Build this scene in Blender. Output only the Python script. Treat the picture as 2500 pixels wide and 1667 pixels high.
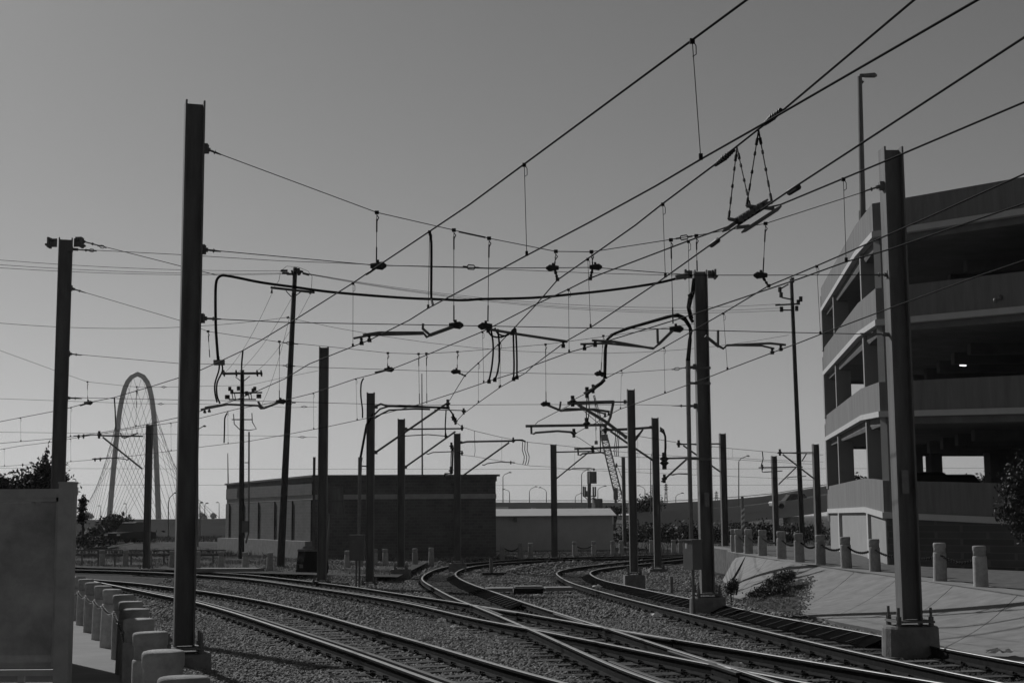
import bpy, math, random
import numpy as np
from mathutils import Vector, Matrix
random.seed(7); rng = np.random.default_rng(7)
scene = bpy.context.scene
for o in list(bpy.data.objects): bpy.data.objects.remove(o)
COL = scene.collection
# ---------------------------------------------------------------- camera
CZ = 1.72                                   # eye height above the rails
FPX = 50/36*2500                            # focal length in photo pixels
PITCH = math.atan((1262-833.5)/FPX)
cd = bpy.data.cameras.new('camera'); cam = bpy.data.objects.new('camera', cd); COL.objects.link(cam)
cd.lens = 50; cd.sensor_width = 36; cd.clip_start = .1; cd.clip_end = 20000
ROLL = math.radians(.40)                    # the photographer held the camera slightly askew
cam.location = (0, 0, CZ); cam.rotation_euler = (Matrix.Rotation(math.pi/2+PITCH, 3, 'X') @ Matrix.Rotation(-ROLL, 3, 'Z')).to_euler()
scene.camera = cam
# ---------------------------------------------------------------- sky, sun, exposure (black and white film behind a red filter)
SUN_AZ, SUN_EL = math.radians(34), math.radians(32)      # azimuth to the left of the view
w = bpy.data.worlds.new('World'); scene.world = w; w.use_nodes = True
nt = w.node_tree; nt.nodes.clear()
sky = nt.nodes.new('ShaderNodeTexSky'); sky.sky_type = 'NISHITA'; sky.sun_disc = False
sky.sun_elevation = SUN_EL; sky.sun_rotation = -SUN_AZ
sky.air_density = 2.0; sky.dust_density = 0.4; sky.ozone_density = 1.0; sky.altitude = 100
sep = nt.nodes.new('ShaderNodeSeparateColor'); bg = nt.nodes.new('ShaderNodeBackground'); out = nt.nodes.new('ShaderNodeOutputWorld')
nt.links.new(sky.outputs[0], sep.inputs[0]); nt.links.new(sep.outputs[0], bg.inputs[0]); nt.links.new(bg.outputs[0], out.inputs[0])
bg.inputs[1].default_value = .05
sl = bpy.data.lights.new('sun', 'SUN'); so = bpy.data.objects.new('sun', sl); COL.objects.link(so)
sl.energy = 5.0; sl.angle = math.radians(.6); sl.color = (1, 1, 1)
sdir = Vector((-math.sin(SUN_AZ)*math.cos(SUN_EL), math.cos(SUN_AZ)*math.cos(SUN_EL), math.sin(SUN_EL)))
so.rotation_euler = sdir.to_track_quat('Z', 'Y').to_euler(); so.location = (-20, 20, 40)
vs = scene.view_settings; vs.view_transform = 'Standard'; vs.look = 'None'; vs.exposure = -.54; vs.gamma = 1; vs.use_curve_mapping = False

# ---------------------------------------------------------------- photo pixel -> place
TILT = .0135                                # the ground falls 1.35 % away from the camera
def zg(y): return -TILT*y if y <= 58 else -TILT*58-.13*(1-math.exp(-(y-58)/9.))
_c, _s = math.cos(PITCH), math.sin(PITCH); _cr, _sr = math.cos(ROLL), math.sin(ROLL)
def ray(x, y):
    a, b = (x-1250)/FPX, -(y-833.5)/FPX; u, v = a*_cr+b*_sr, b*_cr-a*_sr
    return Vector((u, _c-v*_s, _s+v*_c))
def D(x, y, d):                             # at distance d
    r = ray(x, y); return Vector((0, 0, CZ))+r*(d/r.y)
def G(x, y, off=0.):                        # on the ground
    r = ray(x, y); lo, hi = 1., 4000.
    for _ in range(60):
        m = .5*(lo+hi)
        if CZ+r.z*m/r.y > zg(m)+off: lo = m
        else: hi = m
    return D(x, y, lo)
def TP(x, y, h):                            # on a wire plane h above the rails
    r = ray(x, y); d = (h-CZ)/(r.z/r.y+TILT); return D(x, y, d)
def VP(A, B, x, y):                         # in the vertical plane between two poles
    r = ray(x, y); n = Vector((B[1]-A[1], -(B[0]-A[0]), 0))
    t = (n.x*A[0]+n.y*A[1])/(n.x*r.x+n.y*r.y); return Vector((0, 0, CZ))+r*t
def HZ(y, d, x=1250): return D(x, y, d).z

# ---------------------------------------------------------------- materials (all grey: the photograph is black and white)
MATS = {}
def mat(name, col, rough=.75, metal=0., var=.25, scale=5., bump=0., bscale=40., streak=None, rnd=0., spec=.15):
    if name in MATS: return MATS[name]
    m = bpy.data.materials.new(name); m.use_nodes = True; t = m.node_tree; N = t.nodes; L = t.links
    b = N['Principled BSDF']; b.inputs['Roughness'].default_value = rough; b.inputs['Metallic'].default_value = metal
    b.inputs['Specular IOR Level'].default_value = spec
    tc = N.new('ShaderNodeTexCoord'); mp = N.new('ShaderNodeMapping'); L.new(tc.outputs['Object'], mp.inputs[0])
    if streak: mp.inputs['Scale'].default_value = streak
    n1 = N.new('ShaderNodeTexNoise'); n1.inputs['Scale'].default_value = scale; n1.inputs['Detail'].default_value = 6; n1.inputs['Roughness'].default_value = .65
    L.new(mp.outputs[0], n1.inputs['Vector'])
    mr = N.new('ShaderNodeMapRange'); mr.inputs[1].default_value = .25; mr.inputs[2].default_value = .75
    mr.inputs[3].default_value = col*(1-var); mr.inputs[4].default_value = col*(1+var)
    L.new(n1.outputs[0], mr.inputs[0]); last = mr.outputs[0]
    if rnd:
        oi = N.new('ShaderNodeObjectInfo'); r2 = N.new('ShaderNodeMapRange'); r2.inputs[3].default_value = 1-rnd; r2.inputs[4].default_value = 1+rnd
        L.new(oi.outputs['Random'], r2.inputs[0]); mu = N.new('ShaderNodeMath'); mu.operation = 'MULTIPLY'
        L.new(last, mu.inputs[0]); L.new(r2.outputs[0], mu.inputs[1]); last = mu.outputs[0]
    L.new(last, b.inputs['Base Color'])
    if bump:
        n2 = N.new('ShaderNodeTexNoise'); n2.inputs['Scale'].default_value = bscale; n2.inputs['Detail'].default_value = 4
        L.new(tc.outputs['Object'], n2.inputs['Vector'])
        bp = N.new('ShaderNodeBump'); bp.inputs['Strength'].default_value = bump; bp.inputs['Distance'].default_value = .02
        L.new(n2.outputs[0], bp.inputs['Height']); L.new(bp.outputs[0], b.inputs['Normal'])
    MATS[name] = m; return m
def brickmat(name, col, col2, scale=1., mortar=.1, flip=False):
    m = bpy.data.materials.new(name); m.use_nodes = True; t = m.node_tree; N = t.nodes; L = t.links
    b = N['Principled BSDF']; b.inputs['Roughness'].default_value = .9
    tc = N.new('ShaderNodeTexCoord'); sx = N.new('ShaderNodeSeparateXYZ'); L.new(tc.outputs['Object'], sx.inputs[0])
    ad = N.new('ShaderNodeMath'); ad.operation = 'ADD'; L.new(sx.outputs[0], ad.inputs[0]); L.new(sx.outputs[1], ad.inputs[1])
    cb = N.new('ShaderNodeCombineXYZ'); L.new(ad.outputs[0], cb.inputs[0]); L.new(sx.outputs[2], cb.inputs[1])
    br = N.new('ShaderNodeTexBrick'); br.inputs['Scale'].default_value = scale
    br.inputs['Color1'].default_value = (col,)*3+(1,); br.inputs['Color2'].default_value = (col2,)*3+(1,); br.inputs['Mortar'].default_value = (mortar,)*3+(1,)
    br.inputs['Brick Width'].default_value = .4; br.inputs['Row Height'].default_value = .2; br.inputs['Mortar Size'].default_value = .012
    L.new(cb.outputs[0], br.inputs['Vector'])
    n1 = N.new('ShaderNodeTexNoise'); n1.inputs['Scale'].default_value = .8; n1.inputs['Detail'].default_value = 5; L.new(tc.outputs['Object'], n1.inputs['Vector'])
    mr = N.new('ShaderNodeMapRange'); mr.inputs[1].default_value = .3; mr.inputs[2].default_value = .7; mr.inputs[3].default_value = .75; mr.inputs[4].default_value = 1.2
    L.new(n1.outputs[0], mr.inputs[0])
    mx = N.new('ShaderNodeVectorMath'); mx.operation = 'SCALE'; L.new(br.outputs[0], mx.inputs[0]); L.new(mr.outputs[0], mx.inputs['Scale'])
    L.new(mx.outputs[0], b.inputs['Base Color']); MATS[name] = m; return m
STEEL = mat('dark_steel', .135, .7, 0, .4, 2.2, .2, 60, streak=(2, 2, .35))
STEEL2 = mat('galvanised_steel', .16, .5, .3, .25, 8)
WIRE = mat('wire_metal', .018, .85, 0, .2, 20, spec=.08)
CABLE = mat('black_cable', .012, .8, 0, .2, 20, spec=.06)
INS = mat('insulator', .03, .6, 0, .2, 20, spec=.2)
CONC = mat('concrete', .22, .9, 0, .22, 2.5, .25, 50)
CONCB = mat('bollard_concrete', .33, .95, 0, .3, 9, .5, 120, rnd=.2)
CONCD = mat('foundation_concrete', .17, .95, 0, .3, 5, .4, 40)
SLOPE = mat('slope_concrete', .21, .92, 0, .26, 2.2, .35, 60)
WALK = mat('walk_concrete', .19, .9, 0, .15, 2, .2, 60)
STONE = mat('ballast_stone', .18, .95, 0, .75, 11, spec=.05)
STOND = mat('oiled_ballast_stone', .045, .95, 0, .75, 11, spec=.05)
GROUND = mat('ground_ballast', .05, .95, 0, .5, 14, .9, 22, spec=.03)
DIRT = mat('dry_verge', .06, .95, 0, .45, 1.2, .6, 12, spec=.03)
TIE = mat('weathered_tie', .085, .95, 0, .45, 6, .4, 30, streak=(1, 8, 8), rnd=.3, spec=.03)
RAILS = mat('rail_side_rust', .022, .9, 0, .4, 12, spec=.03)
RAILT = mat('rail_head_polished', .44, .38, .95, .12, 10)
GRAIL = mat('guard_rail_top', .11, .6, .3, .3, 8, spec=.1)
GREASE = mat('greased_guard_plate', .008, 1., 0, .3, 10, spec=0.)
WOOD = mat('utility_pole_wood', .045, .9, 0, .4, 4, .3, 30, streak=(6, 6, .5))
CABIN = mat('cabinet_metal', .13, .6, .1, .12, 4)
LEAF = mat('leaves', .05, .7, 0, .5, 3, rnd=.1)
LEAFD = mat('dry_leaves', .075, .8, 0, .5, 5)
LEAFG = mat('dry_grass_blades', .15, .9, 0, .5, 2)
BARK = mat('bark', .06, .9, 0, .4, 8)
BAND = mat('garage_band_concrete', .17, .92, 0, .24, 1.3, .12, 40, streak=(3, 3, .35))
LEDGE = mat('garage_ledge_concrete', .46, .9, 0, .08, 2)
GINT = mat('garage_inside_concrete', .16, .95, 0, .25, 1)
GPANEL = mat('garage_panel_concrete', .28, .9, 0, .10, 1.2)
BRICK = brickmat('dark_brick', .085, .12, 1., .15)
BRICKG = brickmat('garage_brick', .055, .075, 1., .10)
STUCCO = mat('shed_wall', .48, .9, 0, .12, 1)
ROOFM = mat('metal_roof', .42, .5, .1, .1, 1)
WHITE = mat('white_paint', .75, .6, 0, .06, 2)
ARCHM = mat('arch_white_steel', .05, .5, 0, .05, .02)
GLASS = mat('dark_glass', .015, .06, 0, .1, 2, spec=.6)
TYRE = mat('tyre', .015, .9, 0, .2, 10)
CARD = mat('dark_car_paint', .02, .25, .2, .05, 2)
CARL = mat('light_car_paint', .42, .3, .2, .05, 2)
BRIDGE = mat('far_bridge_concrete', .34, .9, 0, .2, .05)
GRASS = mat('levee_grass', .03, .95, 0, .5, .12, spec=.02)
LITTER = mat('litter_paper', .7, .8, 0, .12, 20)
SCREENP = mat('screen_panel_mesh', .36, .6, .1, .55, 1.6, .4, 200)
SCREENF = mat('screen_frame_paint', .38, .6, .1, .18, 6)
def see_through(m, f):                     # fine perforation: part of the light passes
    t = m.node_tree; o = t.nodes['Material Output']; p = t.nodes['Principled BSDF']; tr = t.nodes.new('ShaderNodeBsdfTransparent'); mx = t.nodes.new('ShaderNodeMixShader'); mx.inputs[0].default_value = f
    t.links.new(p.outputs[0], mx.inputs[1]); t.links.new(tr.outputs[0], mx.inputs[2]); t.links.new(mx.outputs[0], o.inputs[0])
see_through(SCREENP, .2)
ASPH = mat('asphalt', .06, .95, 0, .25, 3)
m_ = mat('chain_steel', .12, .5, .3, .2, 20)
CHAIN = m_

# ---------------------------------------------------------------- mesh building
class MB:
    def __init__(s): s.v = []; s.f = []
    def poly(s, pts, faces):
        k = len(s.v); s.v += [tuple(p) for p in pts]; s.f += [tuple(k+i for i in f) for f in faces]; return s
    def box(s, c, size, yaw=0., taper=1.):
        x, y, z = (size[0]/2, size[1]/2, size[2]/2); cs, sn = math.cos(yaw), math.sin(yaw); P = []
        for k, (sx, sy, sz) in enumerate([(-1,-1,-1),(1,-1,-1),(1,1,-1),(-1,1,-1),(-1,-1,1),(1,-1,1),(1,1,1),(-1,1,1)]):
            t = taper if sz > 0 else 1.
            a, b = sx*x*t, sy*y*t; P.append((c[0]+a*cs-b*sn, c[1]+a*sn+b*cs, c[2]+sz*z))
        return s.poly(P, [(0,3,2,1),(4,5,6,7),(0,1,5,4),(1,2,6,5),(2,3,7,6),(3,0,4,7)])
    def prism(s, pts, z0, z1):              # plan polygon pts (ccw) between heights (numbers or lists)
        n = len(pts); a = z0 if isinstance(z0, (list, tuple)) else [z0]*n; b = z1 if isinstance(z1, (list, tuple)) else [z1]*n
        P = [(p[0], p[1], a[i]) for i, p in enumerate(pts)]+[(p[0], p[1], b[i]) for i, p in enumerate(pts)]
        return s.poly(P, [tuple(reversed(range(n))), tuple(range(n, 2*n))]+[(i, (i+1) % n, n+(i+1) % n, n+i) for i in range(n)])
    def tube(s, pts, r, n=6, caps=True):
        pts = [Vector(p) for p in pts]; m = len(pts); rr = r if isinstance(r, (list, tuple)) else [r]*m; P = []; F = []
        prev = None
        for i, p in enumerate(pts):
            t = (pts[min(i+1, m-1)]-pts[max(i-1, 0)])
            if t.length < 1e-9: t = Vector((0, 0, 1))
            t.normalize()
            u = t.cross(Vector((0, 0, 1))) if abs(t.z) < .95 else t.cross(Vector((0, 1, 0)))
            if prev is not None:
                q = prev-t*prev.dot(t)
                if q.length > 1e-4: u = q
            u.normalize(); prev = u; w_ = t.cross(u)
            for k in range(n):
                a = 2*math.pi*k/n; P.append(p+(u*math.cos(a)+w_*math.sin(a))*rr[i])
        for i in range(m-1):
            for k in range(n): F.append((i*n+k, i*n+(k+1) % n, (i+1)*n+(k+1) % n, (i+1)*n+k))
        if caps: F += [tuple(reversed(range(n))), tuple((m-1)*n+k for k in range(n))]
        return s.poly(P, F)
    def lathe(s, c, prof, n=20):            # prof: (radius, z)
        P = []; F = []; m = len(prof)
        for (r, z) in prof:
            for k in range(n): a = 2*math.pi*k/n; P.append((c[0]+r*math.cos(a), c[1]+r*math.sin(a), c[2]+z))
        for i in range(m-1):
            for k in range(n): F.append((i*n+k, i*n+(k+1) % n, (i+1)*n+(k+1) % n, (i+1)*n+k))
        F += [tuple(reversed(range(n))), tuple((m-1)*n+k for k in range(n))]
        return s.poly(P, F)
    def sweep(s, pts, section, zoff=0.):    # section: list of (side, up); closed
        n = len(section); m = len(pts); P = []; F = []
        for i, p in enumerate(pts):
            t = Vector(pts[min(i+1, m-1)])-Vector(pts[max(i-1, 0)]); t.z = 0; t.normalize(); sd = Vector((t.y, -t.x, 0))
            for (a, b) in section: P.append((p[0]+sd.x*a, p[1]+sd.y*a, p[2]+b+zoff))
        for i in range(m-1):
            for k in range(n): F.append((i*n+k, (i+1)*n+k, (i+1)*n+(k+1) % n, i*n+(k+1) % n))
        F += [tuple(range(n)), tuple((m-1)*n+k for k in reversed(range(n)))]
        return s.poly(P, F)
    def mesh(s, name, material=None, smooth=False):
        me = bpy.data.meshes.new(name); me.from_pydata(s.v, [], s.f); me.update()
        if material: me.materials.append(material)
        if smooth:
            me.polygons.foreach_set('use_smooth', [True]*len(me.polygons))
        return me
    def build(s, name, material, parent=None, smooth=False):
        return link(name, s.mesh(name, material, smooth), parent)
def link(name, me, parent=None, loc=None):
    o = bpy.data.objects.new(name, me); COL.objects.link(o)
    if loc is not None: o.location = loc
    if parent is not None:
        o.parent = parent
        o.matrix_parent_inverse = Matrix.Translation(Vector(parent.location)).inverted() if not parent.get('_rot') else parent.matrix_basis.inverted()
    return o
def tag(o, label=None, cat=None, group=None, kind=None):
    if label: o['label'] = label
    if cat: o['category'] = cat
    if group: o['group'] = group
    if kind: o['kind'] = kind
    return o
def thing(name, loc, label, cat, group=None):
    o = bpy.data.objects.new(name, None); COL.objects.link(o); o.location = loc; o.empty_display_size = .2
    return tag(o, label, cat, group)
def dup(root, loc, label=None):             # local-space thing with its parts
    r = root.copy(); COL.objects.link(r); r.location = loc
    if label: r['label'] = label
    for ch in root.children:
        c = ch.copy(); COL.objects.link(c); c.parent = r
    return r
def catenary(a, b, sag, n=12):
    a, b = Vector(a), Vector(b)
    return [a.lerp(b, i/n)-Vector((0, 0, sag*4*(i/n)*(1-i/n))) for i in range(n+1)]
def crom(P, step):
    P = [Vector(p) for p in P]; P = [P[0]*2-P[1]]+P+[P[-1]*2-P[-2]]; out_ = []
    for i in range(1, len(P)-2):
        a, b, c, d = P[i-1:i+3]; n = max(2, int((c-b).length/step))
        for k in range(n):
            t = k/n; out_.append(.5*((2*b)+(c-a)*t+(2*a-5*b+4*c-d)*t*t+(3*b-a-3*c+d)*t**3))
    out_.append(P[-2]); return out_

# ================================================================= TRACKS: rails traced on the ground plane
RAILPX = {
'1R': [(258.7,1416.3),(328.8,1421.6),(423.4,1433.3),(477.6,1439.3),(562.6,1451.8),(633,1464),(735,1486.8),(811.6,1506.7),(913.7,1536),(990,1555),(1080,1581),(1166,1606.9),(1272.6,1638.8),(1379,1665.8)],
'1L': [(305.4,1433.3),(422.3,1456.7),(475.5,1467.4),(573.3,1495),(684,1531),(786,1564),(888,1598.5),(964.7,1626.6),(1054,1658.5)],
'2R': [(192.8,1383.8),(328.8,1386.6),(423.4,1391.9),(480,1394.4),(607.6,1402),(735,1416),(862.7,1431.4),(990,1450.6),(1080,1463.3),(1157,1476),(1266,1493),(1379,1513.3),(1474.6,1530.4),(1560,1544),(1670,1563.3),(1797.6,1582.4),(1925,1603.7),(2053,1625),(2206,1650.5),(2308,1667)],
'2L': [(192.8,1390.5),(328.8,1394),(423.4,1399),(480,1402.5),(607.6,1412.3),(735,1430),(862.7,1448),(990,1469.7),(1080,1490),(1166.3,1511),(1251.3,1525),(1315,1536.7),(1421,1558),(1560,1585.6),(1712.6,1616.4),(1819,1634.5),(1904,1652.6),(1978,1666.4)],
'3L': [(1480,1357.5),(1360,1360.4),(1283,1363),(1198,1369.8),(1130,1375.7),(1079,1384.6),(1053.5,1392.7),(1036.5,1402),(1029.7,1409.7),(1033,1417.4),(1053.5,1430),(1104.6,1457.3),(1143.7,1472.7),(1215,1501),(1281,1530),(1315,1542),(1357.6,1563.3),(1421.4,1591),(1485,1620.7),(1560,1652.6),(1602,1665)],
'3R': [(1480,1362.5),(1360,1366),(1283,1369.5),(1191,1376.6),(1147,1383.4),(1121.6,1391),(1111.4,1398.7),(1116.5,1408),(1147,1423.3),(1189.6,1438.6),(1232,1453),(1283,1471),(1379,1500.6),(1442.7,1520.8),(1500,1537.8),(1585,1565.4),(1670,1593),(1733.9,1613),(1819,1637.7),(1904,1665.8)],
'4L': [(1595.7,1364.4),(1542.6,1368.7),(1436,1380.4),(1383,1387.8),(1357.6,1396.3),(1364,1404.8),(1387.4,1418.7),(1425.7,1431.4),(1479,1446.3),(1542.6,1463.3),(1649,1488.8),(1755,1513.3),(1819,1527),(1925,1552.7),(2027.6,1576.5),(2155,1604.5),(2282.7,1632.6),(2410,1658)],
'4R': [(1600,1372.5),(1538,1379.3),(1479,1385.7),(1447,1392),(1438.4,1396.3),(1449,1406),(1479,1417.6),(1542.6,1431.4),(1649,1453.7),(1755,1472.9),(1819,1487.8),(1925,1510),(2027.6,1528),(2155,1551),(2308,1582.9),(2410,1602),(2500,1617.3)],
}
RAILW = {}
for k, px in RAILPX.items():
    P = [G(*p) for p in px]; P = [Vector((p.x, p.y, 0)) for p in P]
    far = (P[0]-P[1]).normalized(); near = (P[-1]-P[-2]).normalized()
    P = [P[0]+far*24, P[0]+far*12]+P+[P[-1]+near*6, P[-1]+near*13]
    Q = np.array(crom(P, .35)); seg = np.linalg.norm(np.diff(Q, axis=0), axis=1); s_ = np.r_[0, np.cumsum(seg)]
    S = np.arange(0, s_[-1], .4); Q = np.stack([np.interp(S, s_, Q[:, i]) for i in range(2)], 1)
    ker = np.exp(-.5*(np.arange(-14, 15)/4.5)**2); ker /= ker.sum()
    Qp = np.pad(Q, ((14, 14), (0, 0)), mode='reflect', reflect_type='odd')
    Q = np.stack([np.convolve(Qp[:, i], ker, 'valid') for i in range(2)], 1)
    RAILW[k] = Q
ALLR = np.concatenate(list(RAILW.values()))
def nearest(Q, p): 
    i = int(np.argmin(((Q-np.asarray(p)[:2])**2).sum(1))); return i, Q[i]
RSEC = [(-.075, -.175), (.075, -.175), (.075, -.163), (.012, -.14), (.012, -.045), (.037, -.035), (.037, -.006), (-.037, -.006), (-.037, -.035), (-.012, -.045), (-.012, -.14), (-.075, -.163)]
HSEC = [(-.034, -.008), (.034, -.008), (.030, 0), (-.030, 0)]
TRACKLAB = {'1': ('railway track curving past the left bollards, with an inner guard rail', 0),
            '2': ('railway track sweeping from the far left and crossing another track on the level', .001),
            '3': ('railway track bending sharply in the middle and crossing another track', .005),
            '4': ('railway track beside the concrete slope, bending away to the right', .002)}
TRACK = {}
def rail_pts(Q, dz=0., a=0, b=None): return [(p[0], p[1], zg(p[1])+dz) for p in Q[a:b]]
def add_rail(Q, dz, par, name='rail'):
    r = MB().sweep(rail_pts(Q, dz), RSEC).build(name, RAILS, par)
    MB().sweep(rail_pts(Q, dz), HSEC).build('rail_head', RAILT if name == 'rail' else GRAIL, r)
    return r
tie_me = MB().box((0, 0, -.11), (2.6, .24, .22)).mesh('tie', TIE)
clip_v = []
for t in '1234':
    lab, dz = TRACKLAB[t]; L_, R_ = RAILW[t+'L'], RAILW[t+'R']
    c = L_[len(L_)//2]; par = thing('railway_track', (c[0], c[1], zg(c[1])-.2), lab, 'track'); TRACK[t] = par
    add_rail(L_, dz, par); add_rail(R_, dz, par)
    acc = 0; last = None; clips = MB()
    for i in range(1, len(L_)-1):
        if last is not None: acc += math.dist(L_[i], L_[i-1])
        if last is None or acc >= .62:
            acc = 0; last = i
            p = L_[i]; j, q = nearest(R_, p); gap = math.dist(p, q)
            if gap > 2.1 or gap < .9 or p[1] > 112: continue
            m = (p+q)/2; yaw = math.atan2(q[1]-p[1], q[0]-p[0])
            o = link('tie', tie_me, par, (m[0], m[1], zg(m[1])-.178+random.uniform(-.006, .004))); o.rotation_euler = (0, 0, yaw+random.uniform(-.02, .02))
            if p[1] < 62:
                for (e, Q) in ((p, L_), (q, R_)):
                    for sd in (-1, 1):
                        cx, cy = e[0]+math.cos(yaw)*.085*sd, e[1]+math.sin(yaw)*.085*sd; z = zg(cy)-.178
                        clips.box((cx, cy, z+.012), (.17, .19, .024), yaw)
                        clips.tube([(cx+math.cos(yaw)*.03*sd, cy+math.sin(yaw)*.03*sd, z+.02), (cx+math.cos(yaw)*.05*sd+math.sin(yaw)*.05, cy+math.sin(yaw)*.05*sd-math.cos(yaw)*.05, z+.055), (cx+math.cos(yaw)*.0*sd-math.sin(yaw)*.05, cy-math.cos(yaw)*-.05, z+.04), (cx-math.cos(yaw)*.03*sd, cy-math.sin(yaw)*.03*sd, z+.03)], .011, 5)
    tag(clips.build('rail_fastening', RAILS, par), kind='stuff')
def offset(Q, s):
    T = np.gradient(Q, axis=0); T /= np.linalg.norm(T, axis=1)[:, None]; return Q+np.stack([T[:, 1], -T[:, 0]], 1)*s
def sub(Q, y0, y1): return Q[(Q[:, 1] > y0) & (Q[:, 1] < y1)]
# restraining rails inside the curves (towards the middle of each track)
def inner(t, side, s):
    Q = RAILW[t+side]; O = RAILW[t+('R' if side == 'L' else 'L')]
    k = len(Q)//2; a = offset(Q, s); 
    return a if np.min(((O-a[k])**2).sum(1)) < np.min(((O-Q[k])**2).sum(1)) else offset(Q, -s)
for (t, side, y0, y1) in (('1', 'L', 4, 52), ('2', 'L', 35, 78)):
    add_rail(sub(inner(t, side, .13), y0, y1), .015, TRACK[t], 'guard_rail')
for (t, side, y0, y1) in (('2', 'L', 25.5, 29.5), ('2', 'R', 33, 37), ('3', 'L', 32, 36.5), ('3', 'R', 29, 33), ('3', 'L', 16, 20.5), ('2', 'L', 17, 20.5), ('3', 'R', 18, 22), ('2', 'R', 24, 27.5)):
    add_rail(sub(inner(t, side, .115), y0, y1), .004, TRACK[t], 'check_rail')
# dark guard plates leaning against the inner side of the tightest rails
for (t, y0, y1) in (('4', 24.0, 66), ('3', 37.5, 66)):
    Q0 = RAILW[t+'R']; Q1 = inner(t, 'R', .075); Q2 = inner(t, 'R', .42)
    idx = np.where((Q0[:, 1] > y0) & (Q0[:, 1] < y1))[0]
    if Q0[idx[0], 1] < Q0[idx[-1], 1]: idx = idx[::-1]
    step = 2
    for a in range(0, len(idx)-step, step):
        i, j = idx[a], idx[a+step]; m = MB()
        def pt(Q, i, z): return (Q[i][0], Q[i][1], zg(Q[i][1])+z)
        A, B, C_, E_ = pt(Q1, i, -.01), pt(Q1, j, -.01), pt(Q2, j, -.15), pt(Q2, i, -.15)
        B = tuple(Vector(B).lerp(Vector(A), .05)); C_ = tuple(Vector(C_).lerp(Vector(E_), .05))
        dn = lambda p: (p[0], p[1], p[2]-.03)
        m.poly([A, B, C_, E_, dn(A), dn(B), dn(C_), dn(E_)], [(0,1,2,3),(7,6,5,4),(0,4,5,1),(1,5,6,2),(2,6,7,3),(3,7,4,0)]).build('guard_plate', GREASE, TRACK[t])
        if A[1] < 44: MB().tube([Vector(A)+Vector((0,0,.008)), Vector(E_).lerp(Vector(C_), -.35)+Vector((0,0,.012))], .0035, 4).build('guard_brace', STEEL, TRACK[t])
# ================================================================= GROUND
def smooth01(a): a = np.clip(a, 0, 1); return a*a*(3-2*a)
xs = np.r_[-3000, -800, -300, -120, -60, np.arange(-40, 30.1, .6), 60, 150, 400, 1000, 3000]
ys = np.r_[-60, -10, np.arange(0, 112, .7), 130, 160, 200, 300, 600, 1200, 2500, 6000]
XX, YY = np.meshgrid(xs, ys); 
RR = ALLR[::2]
def rail_dist(x, y):
    out_ = np.full(x.shape, 99.)
    for a in range(0, len(x), 4000):
        d2 = ((x[a:a+4000, None]-RR[None, :, 0])**2+(y[a:a+4000, None]-RR[None, :, 1])**2).min(1); out_[a:a+4000] = np.sqrt(d2)
    return out_
zgv = np.vectorize(zg)
def ground_z(x, y): 
    rd = rail_dist(x, y); return zgv(y)-.205*(1-smooth01((rd-1.7)/1.3))-.02
Z = ground_z(XX.ravel(), YY.ravel())
nx, ny = len(xs), len(ys)
V = np.stack([XX.ravel(), YY.ravel(), Z], 1)
Fg = [(j*nx+i, j*nx+i+1, (j+1)*nx+i+1, (j+1)*nx+i) for j in range(ny-1) for i in range(nx-1)]
me = bpy.data.meshes.new('ground'); me.from_pydata(V.tolist(), [], Fg); me.materials.append(GROUND)
gob = tag(link('ground', me), kind='structure')
# ballast stones
def dmin(x, y, Q):
    out_ = np.full(x.shape, 99.)
    for a in range(0, len(x), 4000): out_[a:a+4000] = np.sqrt(((x[a:a+4000, None]-Q[None, ::2, 0])**2+(y[a:a+4000, None]-Q[None, ::2, 1])**2).min(1))
    return out_
def in_gauge(p):
    k = np.zeros(len(p), bool)
    for t in '234': k |= (dmin(p[:, 0], p[:, 1], RAILW[t+'L'])+dmin(p[:, 0], p[:, 1], RAILW[t+'R'])) < 2.0+.35*rng.random(len(p))
    return k
def rocks(name, pts, smin, smax, material, label, sink=.35):
    n = len(pts); x, y = pts[:, 0], pts[:, 1]
    z = ground_z(x, y); sz = rng.uniform(smin, smax, n)
    base = np.array([(1,0,0),(-1,0,0),(0,1,0),(0,-1,0),(0,0,1),(0,0,-1)], float)
    V = base[None]*(1+rng.uniform(-.45, .35, (n, 6, 1)))+rng.uniform(-.35, .35, (n, 6, 3))
    V[:, :, 2] *= .75; a = rng.uniform(0, 6.283, n); b = rng.uniform(-.6, .6, n)
    ca, sa, cb_, sb = np.cos(a), np.sin(a), np.cos(b), np.sin(b)
    X = V[:, :, 0]; Y = V[:, :, 1]; Zl = V[:, :, 2]
    Y, Zl = Y*cb_[:, None]-Zl*sb[:, None], Y*sb[:, None]+Zl*cb_[:, None]
    X, Y = X*ca[:, None]-Y*sa[:, None], X*sa[:, None]+Y*ca[:, None]
    V = np.stack([X, Y, Zl], 2)*sz[:, None, None]+np.stack([x, y, z+sz*sink], 1)[:, None, :]
    f = np.array([(0,2,4),(2,1,4),(1,3,4),(3,0,4),(2,0,5),(1,2,5),(3,1,5),(0,3,5)])
    Fa = (np.arange(n)[:, None, None]*6+f[None]).reshape(-1, 3)
    me = bpy.data.meshes.new(name); me.vertices.add(n*6); me.vertices.foreach_set('co', V.reshape(-1))
    me.loops.add(len(Fa)*3); me.loops.foreach_set('vertex_index', Fa.reshape(-1).astype(np.int32))
    me.polygons.add(len(Fa)); me.polygons.foreach_set('loop_start', np.arange(0, len(Fa)*3, 3, dtype=np.int32))
    me.update(calc_edges=True); me.materials.append(material)
    return tag(link(name, me), label, 'gravel', kind='stuff')
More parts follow.
